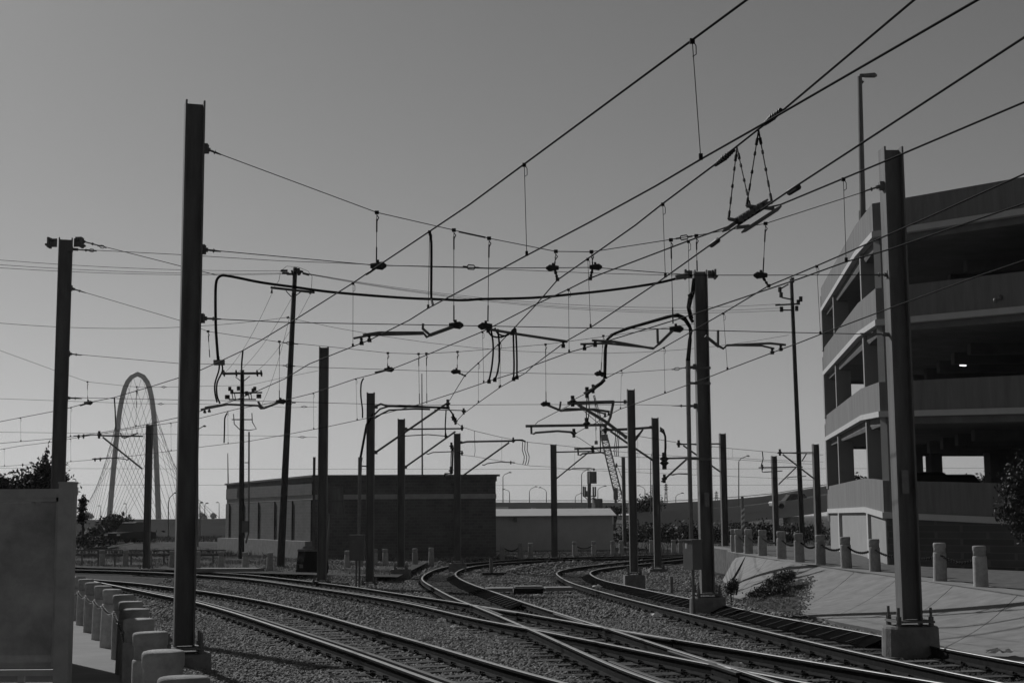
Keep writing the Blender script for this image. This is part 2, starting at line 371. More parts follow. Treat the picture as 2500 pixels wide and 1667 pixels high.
def bollard_x(y): return np.interp(y, [8.5,10.5,12.6,14.7,16.8,18.8,21.1,23.4,25.2,27.2,29.5,31.2,36,45], [-1.94,-2.54,-3.15,-3.80,-4.40,-5.0,-5.7,-6.53,-7.19,-7.93,-8.77,-9.43,-11.2,-15.5])
def slope_x(y): return np.interp(y, [8,15,22,28,31,34,38,41,44,50,56], [7.6,7.2,7.1,7.1,6.85,6.8,7.2,6.6,6.6,7.2,8.0])
def reg(y0, y1, power):
    def f(n):
        u = rng.random(n*2); y = (y0**power+u*(y1**power-y0**power))**(1/power)
        hw = .40*y+1.5; x = rng.uniform(-1, 1, n*2)*hw
        k = (x > bollard_x(y)+.25) & (x < slope_x(y)+.35+.4*rng.random(n*2)); rd = rail_dist(x, y)
        k &= rd > .085
        return np.stack([x, y], 1)[k][:n]
    return f
P1_ = reg(13.5, 34, 1.0)(150000); P2_ = reg(34, 70, 1.0)(60000); g1, g2 = in_gauge(P1_), in_gauge(P2_)
rocks('ballast', P1_[~g1], .016, .046, STONE, 'grey crushed stone ballast around the near tracks')
rocks('ballast', P2_[~g2], .028, .065, STONE, 'grey crushed stone ballast around the far curves of the tracks')
rocks('ballast', reg(70, 100, 1.0)(16000), .05, .10, STONE, 'coarse looking ballast beyond the two sharp bends')
rocks('ballast', P1_[g1], .016, .046, STOND, 'dark oil stained ballast between the near rails'); rocks('ballast', P2_[g2], .028, .065, STOND, 'dark oil stained ballast between the far rails')
# ================================================================= LEFT WALK, VERGES
def strip(xf0, xf1, ylist, top, thick, name, material, kind='structure', label=None, cat=None):
    m = MB()
    for a, b in zip(ylist[:-1], ylist[1:]):
        P = [(xf0(a), a), (xf1(a), a), (xf1(b), b), (xf0(b), b)]
        za, zb = zg(a)+top, zg(b)+top
        m.prism(P, [za-thick, za-thick, zb-thick, zb-thick], [za, za, zb, zb])
    o = m.build(name, material); return tag(o, label, cat, kind=kind)
YL = list(np.arange(2, 40, 2.))
bxx = lambda y: float(bollard_x(y))
strip(lambda y: bxx(y)-2.6, lambda y: bxx(y)+.32, YL, .0, .3, 'pavement', WALK)
# dry verge behind the far left track, as a sheet over the ground
def sheet(pts, off, name, material, n=24):
    m = MB(); (a0, a1), (b0, b1) = pts    # two edges: near edge a0-a1, far edge b0-b1 (x, y)
    for i in range(n):
        for j in range(4):
            q = []
            for (u, v) in ((i/n, j/4), ((i+1)/n, j/4), ((i+1)/n, (j+1)/4), (i/n, (j+1)/4)):
                p = Vector(a0).lerp(Vector(a1), u).lerp(Vector(b0).lerp(Vector(b1), u), v); q.append((p.x, p.y, zg(p.y)+off))
            m.poly(q, [(0, 1, 2, 3)])
    return tag(m.build(name, material), kind='structure')
sheet((((-32, 87, 0), (-5, 62, 0)), ((-60, 190, 0), (-5, 190, 0))), .03, 'verge', DIRT)
sheet((((-5, 103, 0), (40, 103, 0)), ((-5, 190, 0), (70, 190, 0))), .034, 'verge', DIRT)
sheet((((-60, 62, 0), (-32.1, 84, 0)), ((-60, 190, 0), (-60.1, 190, 0))), .03, 'verge', DIRT)
# ================================================================= BOLLARDS
bprof = [(.166, 0), (.162, .3), (.157, .66), (.152, .685), (.142, .692)]
cprof = [(.141, .69), (.141, .795), (.144, .805), (.152, .815), (.153, .885), (.152, .905), (.143, .917), (.125, .922), (.0005, .926)]
b_body = MB().lathe((0, 0, 0), [(.165, -.15)]+bprof, 24).mesh('bollard_post', CONCB, True)
b_cap = MB().lathe((0, 0, 0), cprof, 24).mesh('bollard_cap', CONCB, True)
def bollard(loc, label, group, s=1.):
    o = thing('bollard', loc, label, 'bollard', group)
    for nm, me_ in (('post', b_body), ('cap', b_cap)):
        c = bpy.data.objects.new(nm, me_); COL.objects.link(c); c.parent = o
    o.scale = (s, s, s); o.rotation_euler = (random.uniform(-.022, .022), random.uniform(-.022, .022), random.uniform(0, 6)); return o
ORD = ['nearest', 'second', 'third', 'fourth', 'fifth', 'sixth', 'seventh', 'eighth', 'ninth', 'tenth', 'eleventh', 'twelfth', 'thirteenth', 'fourteenth', 'fifteenth', 'sixteenth']
LB = [(-1.94,8.5),(-2.54,10.5),(-3.15,12.6),(-3.80,14.7),(-4.40,16.8),(-5.0,18.8),(-5.7,21.1),(-6.53,23.4),(-7.19,25.2),(-7.93,27.2),(-8.77,29.5),(-9.43,31.2)]
for i, (x, y) in enumerate(LB):
    lab = 'pale concrete bollard of the left foreground row, '+(('nearest to the camera') if i == 0 else ORD[i]+' from the camera')
    bollard((x, y, zg(y)), lab, 'bollards of the left foreground row')
def chain(a, b, sag, label, r=.012, group=None, link_=True):
    pts = catenary(a, b, sag, 26); m = MB()
    for i in range(len(pts)-1):
        p, q = pts[i], pts[i+1]; c = (p+q)/2; t = (q-p).normalized(); sd = t.cross(Vector((0, 0, 1))).normalized(); up = sd.cross(t)
        u = sd if i % 2 else up; L = (q-p).length*.66; m.tube([c+t*L*math.cos(k*math.pi/3)+u*.028*math.sin(k*math.pi/3) for k in range(7)], r*.6, 4, False)
    return tag(m.build('chain', CHAIN), label, 'chain', group)
for i in range(3, 11):
    (x0, y0), (x1, y1) = LB[i], LB[i+1]
    chain((x0-.11, y0+.13, zg(y0)+.66), (x1-.11, y1-.13, zg(y1)+.66), .08, 'steel chain hanging between the %s and %s bollards of the left row' % (ORD[i], ORD[i+1]), .007, 'chains of the left bollard row')
# right row on top of the concrete slope
RB = [(10.75,27.6,0),(10.7,30.2,0),(10.6,32.7,1.64),(10.45,35.3,1.62),(10.35,38.0,1.62),(10.27,40.9,1.61),(9.9,42.8,1.57),(9.6,45.,1.54),(9.25,46.5,1.5),(9.08,48.7,1.46),(8.97,51.8,1.44),(8.95,54.7,1.44),(8.95,57,1.45),(9.15,59.5,1.48),(9.8,62.6,1.51)]
RB = [(x, y, CZ-(d or 1.65)) for x, y, d in RB]
def terr_z(y): return float(np.interp(y, [p[1] for p in RB], [p[2] for p in RB]))
for i, (x, y, z) in enumerate(RB[2:]):
    bollard((x, y, z), 'concrete bollard on the slope crest by the parking garage, %s from the right' % (['first']+ORD[1:])[i], 'bollards above the concrete slope')
for i in range(2, 12):
    (x0, y0, z0), (x1, y1, z1) = RB[i], RB[i+1]; d = Vector((x1-x0, y1-y0, 0)).normalized()*.15
    c = chain((x0+d.x, y0+d.y, z0+.62), (x1-d.x, y1-d.y, z1+.62), .13, 'dark chain between the %s and %s bollards on the slope crest' % ((['first']+ORD[1:])[i-2], ORD[i-1]), .026, 'chains above the concrete slope')
    c.data.materials[0] = CABLE
# far rows, each standing where its foot shows
FB = [(249,1381.5),(306,1382.5),(363.5,1384),(421,1385.5),(481.5,1387),(539,1389),(599,1391),(658.5,1393.5)]
for i, p in enumerate(FB):
    q = G(*p); bollard(q, 'far bollard on the verge behind the left tracks, %s from the left' % (['first']+ORD[1:])[i], 'bollards along the far left verge')
FB2 = [(848,1386.6),(879,1384),(915,1380.5),(941,1380),(1013,1379),(1053,1376)]
for i, p in enumerate(FB2):
    q = G(*p); bollard(q, 'shaded bollard before the dark brick building, %s from the left' % (['first']+ORD[1:])[i], 'bollards before the brick building')
FB3 = [(1226.7,1362),(1271,1361),(1296,1360.5),(1403.5,1356),(1450,1354.5),(1497,1353.5),(1517,1352),(1591,1351),(1606,1350.5),(1645,1350),(1661,1349.5)]
for i, p in enumerate(FB3):
    q = G(*p); bollard(q, 'distant bollard before the low shed and overpass, %s from the left' % (['first']+ORD[1:])[i], 'bollards before the low shed', 1.03)
def fchain(pa, pb, lab):
    a, b = G(*pa), G(*pb); chain(a+Vector((.15, -.05, .62)), b+Vector((-.15, -.05, .62)), .16, lab, .03).data.materials[0] = CABLE
fchain(FB3[0], FB3[1], 'sagging dark chain between the first two distant bollards by the shed')
fchain(FB3[3], FB3[4], 'sagging dark chain between distant bollards right of the middle pole')
# ================================================================= CONCRETE SLOPE + TERRACE
sl = thing('concrete_slope', (8.5, 30, -.3), 'pale concrete paved slope rising from the right track to the bollards', 'slope')
crest_y = [14., 18., 22.3, 26.0, 29.8, 33.6, 37.6, 41.5, 45.6, 49.6, 53.6]
def crest(y): return Vector((float(np.interp(y, [p[1] for p in RB], [p[0] for p in RB]))-.28, y, terr_z(y)))
for a, b in zip(crest_y[:-1], crest_y[1:]):
    g = .018; m = MB(); n = 5; ks = 6
    grid = [[None]*(ks+1) for _ in range(n+1)]
    for i in range(n+1):
        y = a+g+(b-a-2*g)*i/n; c = crest(y); yb = y-6.0; f = Vector((float(slope_x(yb)), yb, zg(yb)-.12))
        for k in range(ks+1):
            u = k/ks; p = f.lerp(c, u); p.z += -.10*math.sin(u*math.pi); grid[i][k] = p
    P = [p for r in grid for p in r]; Q = [p-Vector((-.1, 0, .25)) for p in P]; N_ = len(P); F_ = []
    idx = lambda i, k: i*(ks+1)+k
    for i in range(n):
        for k in range(ks):
            q = (idx(i,k), idx(i,k+1), idx(i+1,k+1), idx(i+1,k)); F_ += [q, tuple(N_+j for j in reversed(q))]
    ring = [idx(0,k) for k in range(ks)]+[idx(i,ks) for i in range(n)]+[idx(n,k) for k in range(ks,0,-1)]+[idx(i,0) for i in range(n,0,-1)]
    for j in range(len(ring)): u, v = ring[j], ring[(j+1) % len(ring)]; F_.append((v, u, N_+u, N_+v))
    m.poly(P+Q, F_).build('slab', SLOPE, sl)
yend = crest_y[-1]; c = crest(yend); 
MB().prism([(float(slope_x(yend-6)), yend-6), (c.x, yend), (c.x+.2, yend+3.4), (8.0, yend+2.2)], -1.2, [zg(48)-.12, c.z, c.z-.02, zg(56)-.15]).build('end_slab', SLOPE, sl)
ter = MB()
ty = [5., 12, 18, 24, 28, 32, 36, 40, 44, 48, 52, 56, 60, 64, 72]
for a, b in zip(ty[:-1], ty[1:]):
    A, B = crest(a), crest(b); za, zb = terr_z(a)-.004, terr_z(b)-.004
    ter.prism([(A.x-.08, a), (32, a), (32, b), (B.x-.08, b)], [za-1.2]*2+[zb-1.2]*2, [za, za, zb, zb])
tag(ter.build('terrace', mat('terrace_gravel', .10, .95, 0, .45, 4, .5, 30)), kind='structure')
kb = MB()
for a, b in zip(ty[:-1], ty[1:]):
    A, B = crest(a), crest(b); za, zb = terr_z(a), terr_z(b)
    kb.prism([(A.x-.02, a), (A.x+.55, a), (B.x+.55, b), (B.x-.02, b)], [za-.3]*2+[zb-.3]*2, [za+.004]*2+[zb+.004]*2)
tag(kb.build('terrace_kerb', CONC), kind='structure')
# ================================================================= POLES (H section steel)
POLE = {}
def hpole(key, xb, yb, d, ytop, wid, yaw, label, found='block', plate=None, fz=.35, lean=0.):
    b = D(xb, yb, d); zt = HZ(ytop, d, xb); g0 = terr_z(b.y) if found == 'terrace' else zg(b.y)
    o = thing('catenary_pole', (b.x, b.y, g0-.2), label, 'pole', 'steel catenary poles'); POLE[key] = (b.x, b.y, o)
    zb = g0+(fz if found in ('round', 'block') else .05); h = zt-zb; W = wid; t = .022*W/.3+.006
    cs, sn = math.cos(yaw), math.sin(yaw)
    def loc(a, c, z): return (b.x+a*cs-c*sn, b.y+a*sn+c*cs, z)
    for s_ in (-1, 1): MB().box(loc(s_*(W/2-t/2), 0, zb+h/2), (t, W*.98, h), yaw).build('flange', STEEL, o)
    MB().box(loc(0, 0, zb+h/2-.01), (W-2*t-.002, t*.8, h-.03), yaw).build('web', STEEL, o)
    MB().box(loc(0, 0, zb-.02), (W*1.9, W*1.9, .035), yaw).build('base_plate', STEEL, o)
    for sx in (-1, 1):
        for sy in (-1, 1):
            m = MB(); cx, cy, _ = loc(sx*W*.8, sy*W*.8, 0); m.tube([(cx, cy, zb-.12), (cx, cy, zb+.20)], .022, 6); m.tube([(cx, cy, zb), (cx, cy, zb+.06)], .042, 6); m.tube([(cx, cy, zb-.10), (cx, cy, zb-.04)], .042, 6); m.build('anchor_bolt', STEEL, o)
    if found == 'round': MB().lathe((b.x, b.y, 0), [(W*1.42, g0-.4), (W*1.36, zb-.13), (W*1.30, zb-.095)], 22).build('foundation', CONCD, o, False)
    elif found == 'block': MB().box((b.x, b.y, (g0-.4+zb-.095)/2), (W*2.7, W*2.7, zb-.095-g0+.4), yaw, .96).build('foundation', CONCD, o)
    if plate:
        (px, py0, py1, pw) = plate; z0, z1 = HZ(py1, d, px), HZ(py0, d, px); x = D(px, (py0+py1)/2, d).x
        MB().box((x, b.y-W*.55, (z0+z1)/2), (pw, .012, z1-z0), yaw).build('number_plate', STEEL2, o)
    return o
hpole('A', 448, 1590, 20.5, 251, .285, .30, 'tall dark steel pole among the left bollards, biggest in the picture', 'round', fz=.22)
hpole('P1', 138, 1300, 33, 583, .315, .28, 'dark steel pole with a bracketed head, leftmost, behind the grey screen', 'none')
hpole('B', 2222, 1540, 22.9, 363, .32, 0.05, 'steel pole before the parking garage with a lit left face', 'round', (2203, 1148, 1205, .11), fz=.38)
hpole('C', 1727, 1440, 36, 661, .33, .03, 'stout steel pole carrying black feeder cables, left of the concrete slope', 'round', (1723, 1202, 1237, .12), fz=.30)
hpole('D', 786, 1400, 57, 847, .36, .02, 'tall steel pole right of the leaning wooden pole, before the brick building', 'none')
hpole('E', 903, 1415, 54.8, 958, .29, -.03, 'steel pole with a long strutted arm, left of the brick wall middle', 'none')
hpole('F', 979, 1395, 66, 1022, .32, -.03, 'steel pole between two others against the dark brick wall', 'block')
hpole('G', 1117, 1385, 75, 1057, .335, -.03, 'steel pole near the right end of the dark brick wall', 'block')
hpole('H', 1354, 1360, 92, 1084, .40, -.03, 'lone steel pole before the low pale roofed shed', 'none')
hpole('I', 1548, 1420, 52, 950, .275, .02, 'nearer of the two steel poles inside the right hand curve', 'block', fz=.42)
hpole('J', 1606, 1395, 67, 1019, .315, .02, 'farther of the two steel poles inside the right hand curve', 'block', (1606, 1232, 1255, .10), fz=.25)
hpole('K', 1771, 1360, 80, 1057.5, .335, .1, 'steel pole just right of the stout cable pole, half hidden by the slope', 'none')
hpole('L', 1896, 1340, 100, 1112.5, .35, .1, 'shorter far steel pole before the overpass, left of the wooden pole', 'none')
hpole('M', 1999, 1340, 88, 1083.5, .36, .1, 'far steel pole touching the left edge of the parking garage', 'none')
hpole('N', 357, 1381, 77, 1035.5, .32, -.03, 'steel pole with an arm, standing before the far white arch', 'none')
hpole('O', 765, 1350, 90, 1114.5, .16, .1, 'slim dark post close left of the tall pole at the brick building', 'none')
hpole('Q', 1525, 1330, 125, 1115, .29, .1, 'far slim steel pole beside the crane boom', 'none')
for k in ('P1', 'C'):                       # bracketed pole heads
    x, y, o = POLE[k]; zt = HZ(583, y, 156) if k == 'P1' else HZ(661, y, 1705)
    for s_, dx in ((-1, -.30), (1, .30)):
        m = MB().box((x+dx, y-.02, zt-.10), (.20, .03, .20)); m.box((x+dx+s_*.08, y-.02, zt-.10), (.05, .22, .24)); m.tube([(x+dx, y-.2, zt-.04), (x+dx, y+.1, zt-.04)], .03, 6); m.tube([(x+dx+s_*.12, y-.15, zt-.16), (x+dx+s_*.12, y+.1, zt-.16)], .03, 6); m.build('head_bracket', STEEL, o)
PXY = lambda k: POLE[k][:2]

def arm(key, px, r, name='bracket_arm', material=STEEL, d=None, n=6):
    d = d or POLE[key][1]-.05
    return MB().tube([D(x, y, d) for x, y in px], r, n).build(name, material, POLE[key][2])
def clamp(key, x, y, s=.09, name='insulator', d=None):
    d = d or POLE[key][1]-.05; p = D(x, y, d)
    m = MB().tube([p+Vector((0, 0, -s)), p+Vector((0, 0, s))], [s*.35, s*.35], 6); m.tube([p+Vector((0, 0, -s*.4)), p+Vector((0, 0, 0)), p+Vector((0, 0, s*.4))], [s*.3, s*.75, s*.3], 8)
    return m.build(name, INS, POLE[key][2])
def hold(key, y, side, s=.10):              # bolted arm seat on the pole
    x, yy, o = POLE[key]; z = HZ(y, yy, 1250+x/yy*FPX); MB().box((x+side*.22, yy-.05, z), (s, .12, s*1.4)).build('arm_seat', STEEL, o)
# E
arm('E', [(914,993),(930,986),(945,991),(1010,993),(1098,995)], .045); arm('E', [(917,1104),(1091,984.5)], .045, 'strut'); hold('E', 993, 1); hold('E', 1104, 1)
arm('E', [(914,1012),(928,998),(948,992),(1000,990),(1040,993),(1095,997),(1105,1010),(1111,1024)], .035, 'feeder_cable', CABLE, POLE['E'][1]-.3)
arm('E', [(914,1021),(930,1011),(950,1001),(1010,998),(1050,999)], .035, 'feeder_cable', CABLE, POLE['E'][1]-.35)
arm('E', [(1060,1000),(1138,1002)], .02, 'steady_arm'); clamp('E', 1132, 1004, .12); clamp('E', 1093, 985, .16); clamp('E', 1106, 1018, .13); clamp('E', 1112, 1028, .13)
arm('E', [(913,1008),(895,1037),(888,1075),(880,1118)], .05, 'feeder_cable', CABLE); arm('E', [(880,1116),(879,1128),(876,1330)], [.09,.075,.06], 'conduit', STEEL2); arm('E', [(876,1137),(903,1138)], .03, 'conduit_bracket')
arm('E', [(1089,1002),(1087,1040),(1088,1064)], .025, 'jumper', CABLE)
# F
arm('F', [(988,1047.5),(1131,1046)], .04); arm('F', [(989,1140),(1112,1053)], .045, 'strut'); hold('F', 1047, 1); hold('F', 1140, 1)
arm('F', [(988,1064),(1045,1060.5),(1084,1064)], .025, 'steady_arm'); arm('F', [(1041,1107),(1046,1108),(1057,1104),(1130,1101)], .025, 'steady_arm'); clamp('F', 1128, 1044, .13); clamp('F', 1088, 1064, .13)
# G
arm('G', [(1126,1081),(1140,1078),(1258,1076)], .055); arm('G', [(1127,1163),(1243,1080)], .05, 'strut'); clamp('G', 1128, 1106, .12); clamp('G', 1253, 1074, .14); hold('G', 1080, 1)
arm('G', [(1177,1134),(1182,1135),(1190,1131),(1222,1127),(1257,1129)], .03, 'steady_arm'); clamp('G', 1247, 1129, .09)
arm('G', [(1250,1074),(1275,1074),(1283,1078)], .05, 'feeder_cable', CABLE)
for k, x in enumerate((1276, 1282, 1288)): arm('G', [(x,1078),(x-1,1098),(x+4,1114),(x+3,1125),(x,1134)], .02, 'jumper', CABLE)
arm('G', [(1107,1090),(1102,1100),(1101,1120),(1101,1150)], .03, 'feeder_cable', CABLE); arm('G', [(1106,1092),(1105,1120),(1104,1155),(1086,1156),(1085,1163)], .045, 'feeder_cable', CABLE); clamp('G', 1102, 1088, .18); clamp('G', 1101, 1148, .2)
# H
arm('H', [(1355,1103.5),(1452,1101)], .05); arm('H', [(1356,1170),(1438,1103)], .05, 'strut'); clamp('H', 1447, 1100, .14)
arm('H', [(1386,1146),(1391,1147),(1398,1143),(1440,1142.5),(1453,1145)], .03, 'steady_arm'); clamp('H', 1450, 1146, .09)
# I
arm('I', [(1385,984),(1500,981)], .07); arm('I', [(1500,981),(1533,981)], .03, 'arm_tie'); hold('I', 981, -1); clamp('I', 1398, 979, .2)
arm('I', [(1412,988),(1480,1030),(1530,1068)], .065, 'strut'); hold('I', 1067, -1); arm('I', [(1497,984),(1490,1018),(1483,1035),(1476,1037)], .05, 'strut')
arm('I', [(1283,1040),(1476,1037)], .055); arm('I', [(1297,1040),(1297.5,1059),(1303,1059),(1307,1056),(1361,1052),(1400,1055)], .04, 'steady_arm'); clamp('I', 1401, 1057, .16); clamp('I', 1432, 1071-38, .2)
arm('I', [(1307,1036),(1313,1029),(1398,985)], .014, 'stay_wire'); arm('I', [(1434,960),(1431,1005),(1433,1035)], .02, 'jumper', CABLE); arm('I', [(1436,960),(1439,1000),(1434,1038)], .02, 'jumper', CABLE)
arm('I', [(1551,1075),(1568,1050)], .04, 'strut'); arm('I', [(1465,1037),(1466,1103)], .02, 'jumper', CABLE)
arm('I', [(1436,958),(1449,948),(1468,935),(1476,926)], .075, 'feeder_cable', CABLE); clamp('I', 1433, 958, .2); clamp('I', 1448, 949, .16)
# J
arm('J', [(1470,1050),(1540,1047),(1595,1043)], .065); arm('J', [(1490,1052),(1534,1083),(1595,1124)], .055, 'strut'); clamp('J', 1478, 1047, .2); hold('J', 1043, -1)
arm('J', [(1552,1068),(1570,1048)], .045, 'strut'); arm('J', [(1402,1095.5),(1534,1090.5)], .055); arm('J', [(1411,1096),(1412,1111),(1417,1111),(1422,1107),(1466,1104),(1479,1105)], .04, 'steady_arm'); clamp('J', 1447, 1096, .16)
for k, o_ in enumerate((0, 4, 8)): arm('J', [(1611,1043+o_),(1620,1049+o_),(1625-o_*.2,1065),(1626-o_*.3,1090),(1624-o_*.2,1118)], .035, 'feeder_cable', CABLE)
clamp('J', 1622, 1120, .3); clamp('J', 1622, 1130, .3); arm('J', [(1612,1119),(1704,1117)], .05); arm('J', [(1615,1176),(1677,1120)], .05, 'strut'); arm('J', [(1636,1158),(1642,1159),(1655,1156),(1680,1156)], .03, 'steady_arm'); clamp('J', 1622, 1168, .2)
for k in range(3): arm('J', [(1502+k*5,1051),(1503+k*4,1070),(1499+k*5,1100),(1502+k*4,1113)], .018, 'jumper', CABLE)
# K, L, M, N
arm('K', [(1757,1083),(1652,1084.5)], .045); arm('K', [(1758,1151),(1668,1087)], .05, 'strut'); clamp('K', 1657, 1083, .2); arm('K', [(1738,1090),(1732,1096)], .03, 'strut')
arm('L', [(1898,1140.5),(1852,1141.5)], .045); arm('L', [(1901,1182),(1943,1141)], .05, 'strut'); arm('L', [(1855,1141),(1960,1139.5)], .045); arm('L', [(1860,1141),(1861,1152),(1866,1152),(1910,1149)], .035, 'steady_arm'); clamp('L', 1861, 1140, .18)
arm('M', [(1984,1104.5),(1898,1105.5)], .045); arm('M', [(1986,1167),(1911,1109)], .05, 'strut'); arm('M', [(1969,1107),(1958,1125)], .04, 'strut'); clamp('M', 1904, 1104, .2); arm('M', [(1921,1166),(1930,1164),(1968,1162)], .03, 'steady_arm')
arm('N', [(349,1064.5),(239,1063)], .05); arm('N', [(347,1144),(251,1067)], .05, 'strut'); clamp('N', 242, 1061, .2); clamp('N', 192, 1066, .12); clamp('N', 204, 1065, .12); arm('N', [(180,1064),(245,1061)], .03, 'steady_arm')
arm('N', [(294,1056),(298,1067),(304,1069),(337,1057)], .04, 'steady_arm'); arm('N', [(225,1120),(270,1117),(305,1120),(310,1123),(316,1119)], .03, 'steady_arm'); clamp('N', 232, 1122, .1); clamp('N', 245, 1121, .1)
arm('Q', [(1519,1137),(1505,1137)], .03); arm('Q', [(1520,1171),(1508,1140)], .03, 'strut'); clamp('Q', 1505, 1136, .2)
# C: conduit riser and feeder cables
arm('C', [(1680,875),(1681,1000),(1686,1250),(1688,1335)], [.06,.055,.055,.055], 'conduit', STEEL2, 35.6)
for y_ in (935, 897, 1119): arm('C', [(1677,y_),(1735,y_+1)], .035, 'conduit_bracket', STEEL, 35.6)
arm('C', [(1678,880),(1683,830),(1688,808),(1684,795),(1672,775),(1655,768),(1630,773),(1530,802),(1492,818),(1480,832),(1477,860),(1476,924)], .035, 'feeder_cable', CABLE, 35.5)
arm('C', [(1682,880),(1686,830),(1684,800),(1672,782),(1655,772),(1640,772),(1540,800),(1500,814),(1483,828),(1479,850),(1477,924)], .033, 'feeder_cable', CABLE, 35.45)
arm('C', [(1694,680),(1690,712),(1683,728),(1680,750),(1685,775),(1692,787)], .04, 'feeder_cable', CABLE, 35.5); arm('C', [(1694,690),(1693,715),(1688,730),(1683,752),(1690,778)], .035, 'feeder_cable', CABLE, 35.4); arm('C', [(1681,725),(1690,722)], .07, 'cable_boot', CABLE, 35.4)
arm('C', [(1555,1000-10),(1600,1000-10)], .01, 'spare') if False else None
# ================================================================= OVERHEAD LINES
HM, HC = 5.70, 4.72                         # messenger and contact wire above the rails
def overhead(label, mess, cont, drops, rm=.0105, rc=.0085, hm=HM, hc=HC):
    M = [TP(x, y, hm) for x, y in mess]; K = [TP(x, y, hc) for x, y in cont]
    for P_, src in ((M, mess), (K, cont)):      # carry on beyond the frame to the next supports
        if src[-1][0] > 2050: P_.append(P_[-1]+(P_[-1]-P_[-2]).normalized()*45)
        if src[0][0] < -50: P_.insert(0, P_[0]+(P_[0]-P_[1]).normalized()*45)
    o = thing('overhead_line', M[len(M)//2], label, 'overhead wire', 'overhead lines above the tracks')
    MB().tube(M, rm, 6).build('messenger_wire', WIRE, o); MB().tube(K, rc, 6).build('contact_wire', WIRE, o)
    for (a, b) in drops:
        p, q = TP(a[0], a[1], hm), TP(b[0], b[1], hc)
        m = MB().tube([p, q], .0035, 4); t = (q-p).normalized()
        m.tube([p+t*.0, p+Vector((.03, 0, -.05)), p+Vector((.03, 0, -.12)), p+Vector((0, 0, -.14))], .004, 4)
        m.box(q+Vector((0, 0, .02)), (.03, .03, .05)); m.box(p+Vector((0, 0, -.01)), (.04, .03, .04)); m.build('dropper', WIRE, o)
    return o
def px_on(poly, x):
    xs_ = [p[0] for p in poly]; ys_ = [p[1] for p in poly]
    if xs_[0] > xs_[-1]: xs_, ys_ = xs_[::-1], ys_[::-1]
    return (x, float(np.interp(x, xs_, ys_)))
M1 = [(-120,1060),(0,1029),(125,1005),(161,997.4),(220,981.5),(279,970),(374.7,941.6),(433.7,923),(486,905),(539,881),(593,855.5),(638,830),(719,781),(862,690.6),(923.5,648.5),(995,601),(1145.5,500),(1690,98),(1823,0),(2100,-205)]
C1 = [(-120,1094),(0,1082),(124,1071),(191,1064),(245,1056),(338,1040),(432,1019.6),(487.6,1004),(576.5,976),(627.5,954.6),(696,924),(755.5,888),(861.5,845.8),(903,829.6),(1000,781),(1045,752.5),(1286,623.4),(1450,537),(1600,454.6),(1711.6,388.6),(1852,309),(2200,108),(2387,0),(2700,-180)]
dr = lambda P, Q, xs_: [(px_on(P, a), px_on(Q, b)) for a, b in xs_]
overhead('overhead line above the leftmost track, its thick upper wire leaving at the top', M1, C1, dr(M1, C1, ((1690,1711),(1280,1286),(1049,1045.5),(862,861.5),(50,51),(173,172),(333,332))))
M2 = [(-120,1110),(0,1097),(51,1088),(124,1079),(172,1070.6),(245,1059),(319,1046.7),(432,1030),(483,1022),(579.5,998),(682,980),(764,959.7),(866.5,925),(949,903.6),(1000,883.7),(1180,808.5),(1206,795.5),(1306,744),(1388,706),(1441,679),(1680.6,588),(1787,550),(1850,512),(1905,500),(2170,390),(2500,250),(2800,125)]
C2 = [(-120,1147),(0,1138.5),(156,1128),(277,1117.5),(338,1111),(429,1099),(481.5,1092),(607,1077),(702,1060),(797,1042),(894,1021),(1019,988),(1115,957),(1194,930),(1266,907.5),(1303,891.7),(1343.5,877),(1389.5,860),(1426.5,849.7),(1694,767),(1950,681),(2066,639),(2174,608),(2500,497),(2800,395)]
overhead('overhead line above the long track sweeping in from the far left', M2, C2, dr(M2, C2, ((10,11),(172,173),(417,418),(556,557),(765,766),(869,872),(1178,1181),(1388,1389.5),(1680.6,1683.5),(2059,2066))))
M3 = [(1094,983),(1114,950),(1134,917.5),(1218.7,838.6),(1257.5,798.4),(1306,746.8),(1360.8,683.6),(1551,550),(1617,498),(1745,402),(1764,385),(1797,359),(1850,317),(1905,275),(2232,0),(2500,-225)]
C3 = [(1112,1031),(1131,1010),(1169,982),(1222,944.6),(1284,909.6),(1303,891.7),(1382,833),(1450,794),(1605,690),(1783,563),(1850,518),(1935,460),(2500,92),(2800,-105)]
overhead('overhead line of the crossing track with a section insulator hung from it', M3, C3, dr(M3, C3, ((1168,1168),(1216,1219),(1221,1222),(1435,1442),(1618,1624.5))))
M4 = [(1398,976.5),(1433,959),(1475,925.5),(1518,903),(1621,848),(1691,808),(1723,789),(1766,764),(1876,698),(1950,667.6),(1994,649),(2146,583),(2265.7,530.6),(2500,425),(2800,290)]
C4 = [(1403,1059),(1440,1038),(1456,1032),(1467,1022),(1492,1010),(1512.6,999),(1624,959.6),(1729,921),(1777,902),(1906,853),(1950,837),(2006,815),(2174.5,751.6),(2388,674),(2500,636),(2800,530)]
overhead('overhead line above the rightmost track, passing before the parking garage', M4, C4, dr(M4, C4, ((1517,1515),(1621,1623.5),(1766,1776),(1994,2003))))
